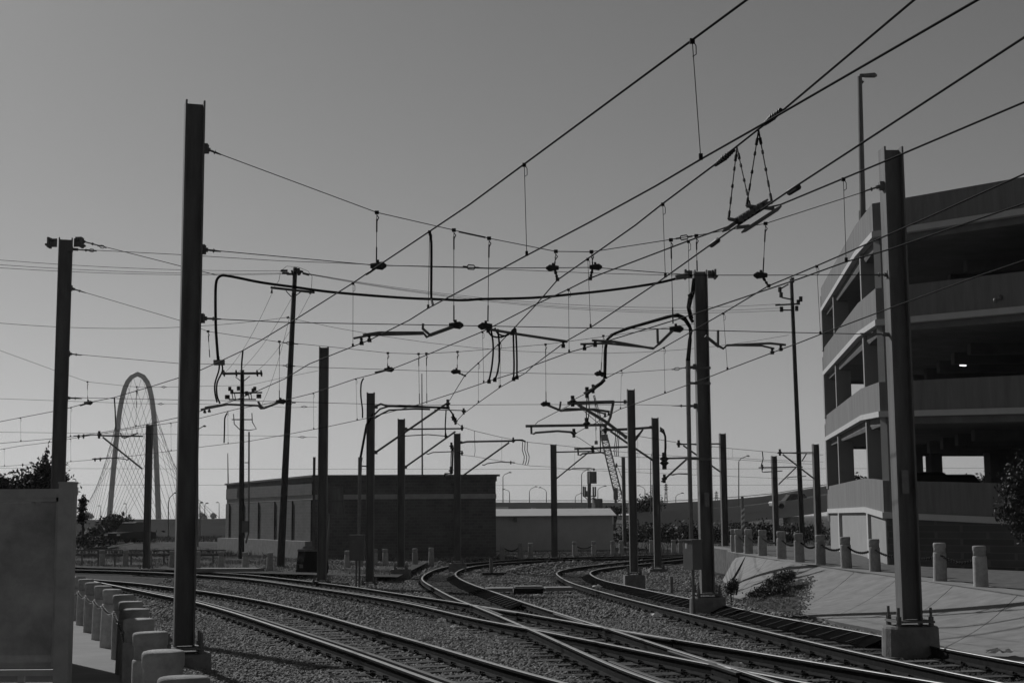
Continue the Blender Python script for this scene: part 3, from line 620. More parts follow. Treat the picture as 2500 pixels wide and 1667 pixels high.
# wires going on round the curves at the back
def wire(name, label, pts, r, cat='wire', group=None, material=WIRE):
    if 'left edge' in label: pts = [pts[0]+(pts[0]-pts[1]).normalized()*40]+list(pts)
    return tag(MB().tube(pts, r, 5).build(name, material), label, cat, group)
def deps(px, d0, d1):
    n = len(px); x0, x1 = px[0][0], px[-1][0]; return [D(x, y, d0+(d1-d0)*(x-x0)/(x1-x0)) for x, y in px]
o = thing('overhead_line', D(1225, 1067, 78), 'overhead line curving away from the pole by the brick wall towards the shed', 'overhead wire', 'overhead lines above the tracks')
MB().tube(deps([(1115,1032),(1128,1042),(1158,1051.5),(1225,1067.4),(1286,1078.6),(1340,1084.3),(1403,1091),(1485,1100),(1600,1110),(1800,1122),(1990,1133)], 66, 100), .012, 5).build('messenger_wire', WIRE, o)
MB().tube(deps([(1112,1100),(1129.5,1110.5),(1158,1114),(1223.5,1125),(1294,1136.6),(1340,1139),(1387,1145),(1569,1153.5),(1800,1163),(1995,1172)], 66, 100), .010, 5).build('contact_wire', WIRE, o)
MB().tube([D(1158, 1051.5, 70), D(1159, 1080, 70), D(1160, 1100, 70), D(1158, 1114, 70)], .012, 5).build('jumper', CABLE, o)
for x, a, b in ((1225,1067,1125),(1403,1091,1145.5),(1560,1106,1153),(1700,1116,1159)): MB().tube([D(x,a,67+33*(x-1115)/875), D(x,b,67+33*(x-1115)/875)], .005, 4).build('dropper', WIRE, o)
o = thing('overhead_line', D(1556, 1064, 64), 'overhead line curving right behind the stout cable pole to the garage', 'overhead wire', 'overhead lines above the tracks')
MB().tube(deps([(1405,985),(1450,1024),(1470,1040),(1499,1050),(1556,1064),(1645,1078.6),(1660,1082),(1800,1096),(1900,1105),(2010,1110)], 52, 90), .012, 5).build('messenger_wire', WIRE, o)
MB().tube(deps([(1401.7,1062.6),(1416,1070),(1449,1092),(1465.5,1103),(1477,1110),(1519,1115),(1640,1118),(1800,1117),(1860,1122),(2010,1127)], 52, 90), .010, 5).build('contact_wire', WIRE, o)
MB().tube([D(1861, 1101, 80), D(1863, 1120, 80), D(1858, 1138, 80)], .03, 5).build('jumper', CABLE, o)
for x, a, b in ((1557,1064,1116),(1788,1095,1117)): MB().tube([D(x,a,52+38*(x-1402)/608), D(x,b,52+38*(x-1402)/608)], .005, 4).build('dropper', WIRE, o)

# ----------------------------------------------------------------- head spans (cross wires between two poles)
class Span:
    def __init__(s, A, B, label, at):
        s.A, s.B = A, B; s.o = thing('head_span', VP(A, B, *at), label, 'cross wire', 'cross spans between the poles')
    def p(s, x, y): return VP(s.A, s.B, x, y)
    def w(s, px, r=.006, name='span_wire', m=WIRE): MB().tube([s.p(*q) for q in px], r, 5).build(name, m, s.o)
    def rod(s, px, r=.02, name='steady_arm'): MB().tube([s.p(*q) for q in px], r, 6).build(name, STEEL, s.o)
    def hang(s, x0, y0, x1, y1, r=.005):
        a, b = s.p(x0, y0), s.p(x1, y1); m = MB().tube([a, b], r, 4); t = (b-a).normalized(); L = (b-a).length
        m.box(a, (.06, .04, .05)); m.tube([a+t*.04, a+t*.04+Vector((.03,0,-.04)), a+t*.14], .008, 4); m.tube([a+t*.10, a+t*min(.3, L*.4)], .012, 5); m.tube([b-t*min(.25, L*.3), b], .011, 5); m.build('hanger', WIRE, s.o)
    def ins(s, x, y, s_=1., side=1):        # cone insulator on the span
        c = s.p(x, y); m = MB(); m.tube([c+Vector((-.11*side*s_, 0, 0)), c+Vector((-.06*side*s_, 0, 0)), c+Vector((.09*side*s_, 0, 0))], [.018*s_, .055*s_, .032*s_], 8); m.box(c+Vector((0, 0, .05*s_)), (.035*s_, .035*s_, .05*s_)); m.build('insulator', INS, s.o)
    def clampd(s, x0, y0, x1, y1):          # insulated hanger with claw clamp
        a, b = s.p(x0, y0), s.p(x1, y1); m = MB(); m.tube([a, a.lerp(b, .3), a.lerp(b, .5), a.lerp(b, .6), a.lerp(b, .8), b], [.016, .028, .012, .028, .014, .028], 8); m.box(b, (.055, .09, .045)); m.build('wire_clamp', INS, s.o)
    def tb(s, x0, y0, x1, y1):              # turnbuckle
        a, b = s.p(x0, y0), s.p(x1, y1); t = (b-a).normalized(); u = Vector((0, 0, 1)).cross(t).cross(t).normalized(); c0, c1 = a.lerp(b, .25), a.lerp(b, .75); m = MB()
        m.tube([a, c0], .014, 5); m.tube([c1, b], .014, 5)
        for g_ in (-1, 1): m.tube([c0, c0+t*.02+u*.032*g_, c1-t*.02+u*.032*g_, c1], .010, 5)
        m.build('turnbuckle', WIRE, s.o)
    def term(s, x0, y0, x1, y1):            # terminal fitting on a pole
        a, b = s.p(x0, y0), s.p(x1, y1); m = MB(); m.box(a, (.09, .12, .13)); m.tube([a, a.lerp(b, .3)], .035, 6); m.tube([a.lerp(b, .3), a.lerp(b, .55), a.lerp(b, .6), a.lerp(b, .65), b], [.016, .016, .04, .016, .010], 6); m.build('span_terminal', STEEL, s.o)
A_, B_, P1_, C_P = PXY('A'), PXY('B'), PXY('P1'), PXY('C')
s = Span(A_, B_, 'front cross span of three wires between the tall left pole and the garage pole', (1250, 600))
s.w([(500,363),(920,519),(1108,562),(1194,582),(1357,614),(1444,615),(1638,585),(1700,575),(1869,546),(2155,454)], .0065)
s.w([(494,609),(700,628),(920,648),(1108,651.5),(1190,654.5),(1350,654),(1450,653),(1640,668),(1700,672),(1865,672),(2168,671)], .0065)
s.w([(491,777),(700,787),(1108,794.5),(1190,796),(1400,800),(1640,803),(1700,806),(1950,812),(2176,817)], .0065)
for q in ((501,363,540,378),(494,609,540,614),(491,777,540,779),(2153,454,2110,467),(2170,671,2130,671),(2177,817,2100,814)): s.term(*q)
s.hang(920,519,919,640); s.hang(1108,562,1108,785); s.hang(1194,582,1191,785); s.hang(1357,614,1354,648); s.hang(1444,615,1447,648); s.hang(1638,586,1643,790); s.hang(1869,546,1863,665); s.hang(1700,576,1702,662)
s.tb(1130,651,1170,654); s.tb(1650,583,1690,577); s.w([(1120,566),(1185,580)], .014, 'strain_rod')
s.ins(922,649,1.2,-1); s.ins(1350,654,1.0,1); s.ins(1453,652,1.0,-1); s.ins(1112,794,1.1,-1); s.ins(1186,796,1.1,1); s.ins(1650,803,1.1,-1); s.ins(1858,672,1.1,1)
s.clampd(1355,660,1361,682); s.clampd(1446,658,1441,680); s.clampd(1862,676,1876,698)
s.w([(920,652),(903,664),(893,670)], .02, 'strain_insulator', INS)
s.rod([(1108,797),(1050,818)], .03); s.rod([(1050,818),(1032,802),(1033,790)], .022); s.rod([(1050,818),(1042,823),(1033,812),(925,812),(886,818)], .022); s.rod([(1033,815),(905,818),(863,826)], .018)
for x, y in ((882,825),(901,818)): s.clampd(x, y, x+1, y+13)
s.rod([(1190,803),(1260,815),(1385,834)], .022); s.clampd(1375,832,1375,845); s.clampd(1192,800,1192,808)
s.rod([(1644,805),(1608,840)], .026); s.rod([(1605,803),(1606,838)], .020); s.rod([(1608,840),(1595,851),(1500,834),(1445,831)], .020); s.rod([(1598,850),(1480,838),(1417,840)], .018)
for x, y in ((1427,841),(1453,833)): s.clampd(x, y, x, y+10)
s.rod([(1722,820),(1755,846)], .026); s.rod([(1753,806),(1753,844)], .020); s.rod([(1753,844),(1766,851),(1774,843),(1880,838),(1918,842)], .020); s.rod([(1775,843),(1860,844),(1890,851)], .016)
for x, y in ((1885,850),(1906,842)): s.clampd(x, y, x, y+11)
# jumpers of the front span
def jump(par, pts, r=.014, name='jumper'): MB().tube(crom(pts, .06), r, 6).build(name, CABLE, par)
for a in ([(1199,806),(1203,830),(1204,860),(1200,900),(1194,928)], [(1215,803),(1219,840),(1219,880),(1213,915),(1208,924)], [(1253,808),(1254,850),(1255,890),(1254,922)], [(1259,803),(1261,840),(1262,880),(1262,918)], [(1190,803),(1200,820),(1225,823),(1245,812),(1256,803)], [(1208,800),(1216,815),(1235,820),(1250,810)]):
    jump(s.o, [s.p(*q) for q in a])
    s.clampd(a[-1][0], a[-1][1]-3, a[-1][0], a[-1][1]+4)
jump(s.o, [TP(1049,572,HM), TP(1053,590,HM-.1), TP(1053,680,HM-.55), TP(1053,725,HM-.78), TP(1057,745,HC+.05)], .018, 'feeder_jumper')
s = Span(P1_, C_P, 'second cross span between the leftmost pole and the stout cable pole', (900, 880))
s.w([(194,587),(442,650),(531,672)], .008); s.w([(172,608),(442,622),(684,637),(811,641.6),(1000,650),(1190,656),(1450,667),(1680,673)], .007)
s.w([(170,703),(438,782),(508,809),(682,834.7),(801,846),(946,861.5),(1022,864),(1117,859),(1332,840.6),(1473,822),(1696,790)], .006)
s.w([(165,863),(435,887),(682,891.6),(755,896),(946,902),(1022,904.6),(1332,911.8),(1461,914.4),(1650,900.7),(1696,895)], .006)
s.w([(160,970),(440,976),(682,980),(1000,989),(1329,987),(1430,988),(1560,987.7),(1699.6,991)], .006)
for q in ((190,586,250,602),(172,608,235,613),(171,703,210,715),(165,863,200,867),(160,971,200,973),(1696,895,1660,899),(1698,991,1640,990)): s.term(*q)
s.tb(238,600,260,605); s.tb(212,610,236,613); s.tb(690,836,728,840); s.tb(690,892,720,894); s.tb(690,982,722,983); s.tb(1640,902,1665,899)
s.hang(508,809,512,872); s.hang(682,834,682,978); s.hang(947,862,946,898); s.hang(1022,864,1024,985); s.hang(1041,863,1042,985); s.hang(1117,859,1116,903); s.hang(1332,841,1333,980); s.hang(1473,820,1467,908)
s.ins(949,902,1.2,-1); s.ins(1114,907,1.2,1); s.ins(685,980,1.2,-1); s.ins(1333,986,1.2,1); s.ins(1464,912,1.2,1)
s.clampd(1117,909,1135,917); s.clampd(1466,916,1480,922)
s.w([(946,903),(915,909)], .022, 'strain_insulator', INS); s.rod([(682,982),(645,996),(637,992),(630,980)], .03); s.rod([(645,996),(637,997),(630,990),(555,987),(490,1000)], .028)
s.rod([(500,995),(545,988)], .028); s.rod([(1335,988),(1371,1003),(1378,1000),(1382,998),(1450,999),(1488,1005)], .032); s.rod([(1366,1000),(1369,980)], .024); s.rod([(1371,1003),(1440,999),(1480,1011)], .022)
for x, y in ((1477,1007),(1486,1003),(500,997),(511,995)): s.clampd(x, y, x, y+9)
jump(s.o, [s.p(*q) for q in [(534,870),(535,900),(525,935),(525,960),(530,982)]], .02); jump(s.o, [s.p(*q) for q in [(541,884),(543,905),(530,935),(530,965),(537,985)]], .02)
jump(s.o, [TP(593,856,HM), TP(590,890,HM-.3), TP(590,920,HM-.6), TP(591,960,HC+.1)], .018)
jump(s.o, [D(888,923,35), D(882,935,35), D(881,965,35), D(885,1000,35), D(885,1020,35)], .02); jump(s.o, [D(555,1008,38), D(549,1020,38), D(548,1050,38), D(547,1081,38)], .02); jump(s.o, [D(279,970,41), D(281,1000,41), D(283,1050,41)], .02)
fc = thing('feeder_cable', VP(P1_, C_P, 1100, 735), 'thick black feeder cable sagging from the arched left drop to the stout pole', 'cable')
pts = [(533,885),(531,860),(527,800),(526,730),(527,695),(531,680),(540,673),(552,673),(580,678),(640,690),(720,701),(800,712),(900,721),(1000,728),(1080,731),(1130,733),(1180,730),(1300,727),(1400,718),(1500,707),(1600,692),(1660,678),(1690,672)]
MB().tube(crom([VP(P1_, C_P, *q) for q in pts], .12), .034, 8).build('cable', CABLE, fc); p = VP(P1_, C_P, 535, 885); MB().box(p, (.25, .12, .12)).build('cable_clamp', STEEL, fc); p = VP(P1_, C_P, 1672, 676); MB().tube([p+Vector((-.25,-.1,-.03)), p+Vector((.1,-.1,.02))], .07, 8).build('cable_grip', STEEL, fc)
D_, LX = PXY('D'), (-26., 50.)
s = Span(LX, D_, 'third cross span from the left edge to the tall pole at the brick building', (300, 960))
s.w([(-150,800),(0,855.6),(125,901),(213.5,932),(333,944.6),(400,945),(480,943),(607,940.5),(690,922),(776,905)], .007)
s.w([(-150,968),(0,973),(125,977.5),(333,985),(480,986),(640,990),(700,995),(774,993)], .007); s.w([(-150,1052),(0,1054.6),(430,1060),(691,1064.5),(733,1066.5),(774,1067)], .007)
s.tb(393,944.6,407,944.6); s.tb(385,986,400,986); s.tb(735,992.5,750,992.5); s.tb(728,1066.5,748,1067); s.hang(213.5,932,214,981); s.hang(334,944,334,995); s.ins(215,983,1.6,-1); s.w([(215,984),(195,990)], .03, 'strain_insulator', INS)
s.rod([(334,1055),(300,1068),(295,1056)], .03) if False else None
# far straight cables along the whole view
for yy, l in ((1137, 'upper'), (1176.5, 'lower')):
    a, b = D(-900, yy+1.3, 124), D(3400, yy-1.3, 144); wire('power_cable', l+' of two level cables stretched right across the background', catenary(a, b, .3, 30), .013, 'wire')
# section insulator hung below the crossing overhead line
si = thing('section_insulator', TP(1842, 520, HC), 'section insulator frame hung on four chains where the wires cross', 'insulator')
c0 = TP(1842, 520, HC).y
def q_(x, y, dd=0): return D(x, y, c0+dd)
for (a, b, dd) in (((1763,566),(1875,487),.12), ((1810,568),(1908,503),-.12)):
    MB().tube([q_(*a, dd), q_(a[0]+10, a[1]-6, dd), q_(b[0]-10, b[1]+8, dd), q_(*b, dd)], [.008,.02,.02,.008], 6).build('runner', STEEL2, si)
MB().tube([q_(1796,545), q_(1800,541), q_(1862,502), q_(1868,498)], [.015,.04,.04,.015], 8).build('insulator_body', INS, si)
for k in range(6): p = q_(1808+k*9, 537-k*6); MB().box(p, (.05, .10, .05)).build('fixing', STEEL, si)
for a, b in (((1779,535),(1812,540)), ((1822,503),(1890,510)), ((1797,556),(1830,552)), ((1855,502),(1885,494))): MB().tube([q_(*a), q_(*b)], .018, 6).build('cross_bar', STEEL, si)
top1, top2 = TP(1799,360,HM), TP(1852,318,HM)
for (t_, b) in ((top1,(1779,535)), (top1,(1832,508)), (top2,(1823,503)), (top2,(1884,492))):
    e = q_(*b); m = MB(); 
    for k, (u0, u1, r) in enumerate(((0,.12,.009),(.12,.2,.016),(.2,.3,.006),(.3,.34,.013),(.34,.55,.006),(.55,.58,.014),(.58,.72,.006),(.72,.8,.011),(.8,.9,.006),(.9,1.,.013))): m.tube([t_.lerp(e, u0), t_.lerp(e, u1)], r, 5)
    m.build('chain', WIRE, si)
for (a, b) in (((1905,270),(1868,302)), ((1790,368),(1748,402))):
    pa, pb = TP(*a, HM), TP(*b, HM); m = MB()
    for k in range(9): c_ = pa.lerp(pb, k/8); m.tube([c_+(pb-pa).normalized()*-.012, c_+(pb-pa).normalized()*.012], .036-.014*abs(k-4)/4, 8)
    m.tube([pa, pb], .016, 6); m.build('strain_insulator', INS, si)
for (a, b) in (((1924,472),(1952,455)), ((1735,600),(1755,585))):
    pa, pb = TP(*a, HC+.03), TP(*b, HC+.03); MB().tube([pa, pa.lerp(pb,.1), pa.lerp(pb,.9), pb], [.012,.028,.028,.012], 8).build('strain_insulator', INS, si)
# ================================================================= WOODEN UTILITY POLES
def wpole(label, base, d, top, dt, r0, r1):
    b = D(*base, d); t = D(*top, dt); o = thing('utility_pole', (b.x, b.y, zg(min(b.y, 60))-.3), label, 'utility pole', 'wooden utility poles')
    MB().tube([b-(t-b)*.04, b, b.lerp(t, .5), t], [r0*1.02, r0, (r0+r1)/2, r1], 12).build('shaft', WOOD, o, True); return o
u1 = wpole('tall leaning wooden utility pole with one crossarm, left of the tall steel pole', (685,1375), 78, (720.7,654), 80, .215, .125)
def wb(o, d, px, r, name, m=WOOD): MB().tube([D(x, y, d) for x, y in px], r, 6).build(name, m, o)
wb(u1, 79.5, [(661,702),(768,714)], .075, 'crossarm'); wb(u1, 79.6, [(698,710),(712,725)], .03, 'brace'); wb(u1, 79.6, [(735,712),(718,725)], .03, 'brace')
for x, y in ((663,716),(757,718)): wb(u1, 79.6, [(x+1,y-10),(x,y)], [.03,.07], 'insulator', INS)
for x, y in ((686,661),(689,667),(700,669),(735,667),(755,671),(740,664)): wb(u1, 79.8, [(x,y),(x+(16 if x < 710 else -16),y-(0 if x < 710 else 4))], .07, 'insulator', INS)
wb(u1, 79.8, [(712,660),(716,672)], .06, 'bracket'); wb(u1, 79.8, [(728,655),(730,672)], .09, 'bracket'); wb(u1, 79.7, [(683,664),(700,650),(727,652),(752,662),(762,675),(760,712)], .012, 'jumper', CABLE); wb(u1, 79.7, [(684,668),(681,685),(670,700)], .012, 'jumper', CABLE)
wb(u1, 79.3, [(700,776),(706,774)], .06, 'bracket')
u2 = wpole('wooden utility pole with two crossarm tiers and a riser pipe, left of the brick building', (589,1355), 95, (591.5,903), 95, .20, .13)
wb(u2, 94.8, [(543,912),(640,911)], .085, 'crossarm'); wb(u2, 94.8, [(566,959),(640,958)], .06, 'crossarm'); wb(u2, 94.8, [(559,975),(625,975)], .05, 'crossarm'); wb(u2, 94.8, [(566,1024),(617,1024)], .04, 'crossarm')
for x in (547,577,628,638): wb(u2, 94.7, [(x-1,903),(x,912),(x+1,919)], [.04,.09,.04], 'insulator', INS)
for x, y in ((561,949),(566,956),(582,948),(618,953),(622,949),(602,960),(553,969),(557,969),(630,967),(634,967)): wb(u2, 94.6, [(x,y-5),(x,y+5)], .11, 'cutout', INS)
for x in (566,572,606,612): wb(u2, 94.7, [(x,958),(x+3,975)], .03, 'brace')
wb(u2, 94.5, [(575,920),(588,930)], .03, 'brace'); wb(u2, 94.5, [(610,918),(595,930)], .03, 'brace'); wb(u2, 94.6, [(570,1010),(572,1035),(585,1048),(608,1050)], .03, 'cable', CABLE); wb(u2, 94.6, [(615,1008),(616,1030),(626,1047),(608,1050)], .03, 'cable', CABLE)
wb(u2, 94.6, [(608,1054),(607.5,1200),(607,1300),(600,1325)], .055, 'conduit', STEEL2); wb(u2, 94.6, [(597,1129),(608,1129)], .03, 'bracket'); MB().box(D(599,1285,94.5), (.42,.3,.75)).build('meter_box', CABIN, u2)
u3 = wpole('tall wooden utility pole with cross hardware left of the parking garage', (1960,1345), 95, (1931.8,680.7), 95, .18, .12)
wb(u3, 94.8, [(1893,745),(1945,742)], .06, 'crossarm'); wb(u3, 94.8, [(1905,757),(1932,757)], .05, 'crossarm'); wb(u3, 94.8, [(1908,726),(1932,731)], .05, 'crossarm'); wb(u3, 94.8, [(1904,706),(1925,694)], .05, 'crossarm')
for x, y in ((1907,720),(1908,755),(1949,738),(1945,753),(1955,730),(1935,684),(1904,707)): wb(u3, 94.6, [(x,y-6),(x,y+6)], .12, 'insulator', INS)
P_ = lambda x, y, d: D(x, y, d)
grp = 'thin power lines between the wooden poles'
for i, (y0, y1, yb) in enumerate(((632,661,742),(644,667,752),(652,669,758))):
    wire('power_line', 'thin power line from the left edge to the leaning pole, %s' % ('top of three', 'middle of three', 'lowest of three')[i], catenary(D(-60, y0-2, 70), D(690, y1, 79.8), .2), .012, 'wire', grp)
    wire('power_line', 'thin power line from the leaning pole to the garage pole, %s' % ('top of three', 'middle of three', 'lowest of three')[i], catenary(D(752, 668+i, 79.8), D(1905, yb, 94.6), .9), .012, 'wire', grp)
wire('power_line', 'single low thin wire from the left edge to the leaning wooden pole', catenary(D(-60,783,70), D(700,775,79.3), .5), .012, 'wire', grp)
wire('power_line', 'single low thin wire from the leaning pole across to the garage pole', catenary(D(703,776,79.3), D(1925,818,94.8), 1.6), .012, 'wire', grp)
for i, (a, b) in enumerate((((663,718),(547,912)), ((757,720),(628,905)), ((716,720),(577,912)), ((706,778),(640,985)))):
    wire('service_wire', 'thin slack wire between the two left wooden poles, %s from the left' % ('first','third','second','last')[i], catenary(D(*a, 79.6), D(*b, 94.6), .5), .010, 'wire', 'slack wires between the two left wooden poles')
# ================================================================= GREY SCREEN ENCLOSURE, LEFT FOREGROUND
sc = thing('screen_wall', (-4.9, 15, zg(15)), 'dark grey framed screen enclosure in the left foreground corner', 'screen')
pc = D(160, 1400, 15.0); zt = HZ(1180, 15, 120); z0 = zg(15)
MB().box((pc.x, 15, (zt+z0)/2), (.150, .15, zt-z0)).build('post', SCREENF, sc)
MB().box((pc.x, 15, zt+.006), (.165, .165, .02)).build('post_cap', SCREENF, sc)
ztr = HZ(1193, 15, 120); x1 = pc.x-.076; x0 = x1-3.2
MB().box(((x0+x1)/2, 15, ztr-.045), (x1-x0, .07, .09)).build('top_rail', SCREENF, sc)
MB().box(((x0+x1)/2, 15, HZ(1218, 15, 120)), (x1-x0, .05, .05)).build('top_rail', SCREENF, sc)
zb = HZ(1648, 15, 120)
MB().box(((x0+x1)/2, 15, zb+.03), (x1-x0, .06, .06)).build('bottom_rail', SCREENF, sc)
MB().box((x1-.02, 15, (zb+ztr)/2), (.036, .05, ztr-zb-.17)).build('stile', SCREENF, sc)
MB().box(((x0+x1)/2, 15.01, (zb+ztr)/2), (x1-x0-.08, .02, ztr-zb-.16)).build('panel', SCREENP, sc)
MB().box((D(52, 1650, 15).x, 15.01, (z0+zb)/2), (.065, .05, zb-z0)).build('foot', SCREENF, sc)
A = Vector((pc.x, 15.2, 0)); Bq = Vector((bxx(20.7)-.93, 20.7, 0)); d_ = (Bq-A).normalized(); yw = math.atan2(d_.y, d_.x); L_ = (Bq-A).length
MB().box(((A.x+Bq.x)/2, (A.y+Bq.y)/2, (ztr+z0)/2-.02), (L_, .06, ztr-z0-.10), yw).build('side_panel', SCREENP, sc)
MB().box((Bq.x, Bq.y, (ztr+z0)/2-.03), (.12, .12, ztr-z0), yw).build('post', SCREENF, sc)
MB().box(((A.x+Bq.x)/2, (A.y+Bq.y)/2, ztr-.02), (L_, .09, .08), yw).build('top_rail', SCREENF, sc)
MB().box((Bq.x-1.6, Bq.y, (ztr+z0)/2-.03), (3.1, .06, ztr-z0-.1)).build('back_panel', SCREENP, sc)
# ================================================================= PARKING GARAGE
gr = thing('parking_garage', (14, 48, terr_z(48)), 'four level concrete parking garage with open decks on the right', 'building')
Ep, Kp, Np = Vector((13.86, 63, 0)), Vector((12.1, 49.2, 0)), Vector((11.58, 44.75, 0)); f3 = Vector((.59, -.81, 0)).normalized()
Sp = Np+f3*17; bk = Vector((.81, .59, 0)).normalized(); bd = Vector((.965, -.26, 0))
back1 = Sp+bk*19; back2 = Ep+Vector((19, 3.5, 0))
ramp = lambda s_: -.042*s_
per = [(Ep, 0.), (Kp, 0.), (Np, ramp(4.5)), (Sp, ramp(4.5+17))]
def band(zt_, zb_, out_, thick, name, material, segs=((0, 1), (1, 2), (2, 3)), g_=.0):
    for (i, j) in segs:
        (p, a), (q, b) = per[i], per[j]; t = (q-p).normalized(); n = Vector((t.y, -t.x, 0))
        n = n if n.dot(p-Vector((25, 52, 0))) > 0 else -n
        e0 = p-t*(out_ if i else 0)*0; P = [p+n*out_, q+n*out_, q-n*(thick-out_), p-n*(thick-out_)]
        if i == 1 or j == 2:                # mitre at the corner
            pass
        za, zb2 = CZ+zt_, CZ+zb_
        m = MB(); m.prism([(v.x, v.y) for v in P], [zb2+a, zb2+b, zb2+b, zb2+a], [za+a, za+b, za+b, za+a]); m.build(name, material, gr)
LV = [(10.08, 9.17, 8.98), (7.33, 6.33, 6.14), (4.34, 3.42, 3.24), (1.245, .27, .08)]
for k, (t_, m_, b_) in enumerate(LV):
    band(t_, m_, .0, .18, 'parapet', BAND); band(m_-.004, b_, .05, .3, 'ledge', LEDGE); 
    # floor slab, following the ramp
    poly = [Ep+Vector((.15,0,0)), Kp+Vector((.15,0,0)), Np+Vector((.2,.1,0)), Sp+bk*.2, back1, back2]; r_ = [0, 0, ramp(4.5), ramp(21.5), ramp(16), -.2]
    zs = [CZ+m_-.12+r for r in r_]; order = list(reversed(range(6))) if False else list(range(6))
    MB().prism([(poly[i].x, poly[i].y) for i in order], [zs[i]-.28 for i in order], [zs[i] for i in order]).build('floor_slab', GINT, gr)
    for j in range(1, 6):                   # beams under the slab
        a = (Ep+Vector((3.5,0,0))).lerp(Np+Vector((3.5,0,0)), j/6); b = back2.lerp(back1, j/6)
        MB().prism([(a.x-.0, a.y-.2), (b.x, b.y-.2), (b.x, b.y+.2), (a.x, a.y+.2)], CZ+m_-.95+ramp(1), CZ+m_-.42).build('beam', GINT, gr)
    # far side parapets
    for (p, q) in ((back1, back2), (back2, Ep), (Sp, back1)):
        t = (q-p).normalized(); n = Vector((t.y, -t.x, 0))*.1
        MB().prism([((p+n).x, (p+n).y), ((q+n).x, (q+n).y), ((q-n).x, (q-n).y), ((p-n).x, (p-n).y)], CZ+b_-.1-.25, CZ+t_-.35).build('parapet', BAND, gr)
def gcol(p, wx, wy, z0_, z1_, yaw, material=GINT, name='column'): MB().box((p.x, p.y, CZ+(z0_+z1_)/2), (wx, wy, z1_-z0_), yaw).build(name, material, gr)
t1 = (Kp-Ep).normalized(); yaw1 = math.atan2(t1.y, t1.x)
for k in range(3):
    zb_, zt_ = LV[k+1][0]-.1, LV[k][2]+.02
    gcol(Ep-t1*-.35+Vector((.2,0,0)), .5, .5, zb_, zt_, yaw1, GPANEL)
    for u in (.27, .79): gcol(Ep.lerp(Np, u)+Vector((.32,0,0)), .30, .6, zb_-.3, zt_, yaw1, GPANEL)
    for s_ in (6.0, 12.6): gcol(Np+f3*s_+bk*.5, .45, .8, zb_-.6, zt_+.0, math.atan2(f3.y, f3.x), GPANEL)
    gcol(Np+Vector((.2,.25,0)), .1, .3, zb_-.3, zt_-.1, .5, GPANEL)
for j in range(6):
    b = back2.lerp(back1, (j+.5)/6); gcol(b+Vector((-.4,0,0)), .5, .7, -1.9, 9.9, 0)
    c = (Ep.lerp(Sp, j/6)+back2.lerp(back1, j/6))/2; gcol(c, .6, .8, -1.9, 8.7, .2)
for (px_, dd_, w_) in ((2238, 60, .35), (2281, 60, .5), (2455, 58, 1.6)): p = D(px_, 1150, dd_); gcol(p, w_, .5, -.2, 3.2, .2)
# ground floor walls
def wall(p, q, z0_, z1a, z1b, th, material, name='base_wall'):
    t = (q-p).normalized(); n = Vector((t.y, -t.x, 0)); n = n if n.dot(p-Vector((25, 52, 0))) > 0 else -n; P = [p, q, q-n*th, p-n*th]
    MB().prism([(v.x, v.y) for v in P], CZ+z0_, [CZ+z1a, CZ+z1b, CZ+z1b, CZ+z1a]).build(name, material, gr)
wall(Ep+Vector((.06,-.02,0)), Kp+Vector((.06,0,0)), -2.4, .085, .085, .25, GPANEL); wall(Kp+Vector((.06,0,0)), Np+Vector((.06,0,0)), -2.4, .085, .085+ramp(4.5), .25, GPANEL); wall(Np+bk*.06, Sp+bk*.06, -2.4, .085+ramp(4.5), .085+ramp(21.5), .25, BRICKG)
for u in (.27, .79): p = Ep.lerp(Np, u)+Vector((-.0,0,0)); gcol(p, .36, .14, -2.4, .09+(ramp(1) if u > .7 else 0), yaw1, LEDGE, 'pilaster')
MB().box((25.5, 40, CZ+1.0), (.9, .25, .05)).build('deck_light', WHITE, gr)
gl = bpy.data.materials.new('lit_tube'); gl.use_nodes = True; e_ = gl.node_tree.nodes['Principled BSDF']; e_.inputs['Emission Color'].default_value = (1,1,1,1); e_.inputs['Emission Strength'].default_value = 2.5
p = D(2351, 892, 52); MB().box((p.x, p.y, p.z), (.26, .10, .04), .6).build('deck_lamp', gl, gr)
cm = thing('security_camera', D(2440, 728, 41.0), 'pair of white security camera domes on a bracket on the garage wall', 'camera')
for (x, y) in ((2430, 735), (2442, 727)): p = D(x, y, 41.0); MB().lathe(p, [(.02,-.07),(.05,-.05),(.062,.0),(.062,.04),(.04,.08),(.01,.09)], 12).build('dome', STEEL2, cm, True)
MB().tube([D(2436,728,41.05), D(2460,738,41.2), D(2486,752,41.3)], .03, 6).build('bracket', STEEL2, cm)
lp = thing('street_lamp', D(2107, 535, 56), 'tall slim lamp post with one flat head standing on the garage roof', 'lamp post')
MB().tube([D(2107,590,56), D(2106,500,56), D(2099,187,56)], [.13,.12,.09], 8).build('pole', STEEL, lp); MB().tube([D(2107,550,56), D(2107,515,56)], .17, 8).build('base_sleeve', STEEL, lp)
MB().tube([D(2098,184,56), D(2112,185,56), D(2135,184,56), D(2141,185,56)], [.06,.09,.11,.04], 8).build('lamp_head', STEEL, lp); MB().tube([D(2101,196,56), D(2104,200,56), D(2108,202,56)], .06, 6).build('sensor', STEEL, lp)
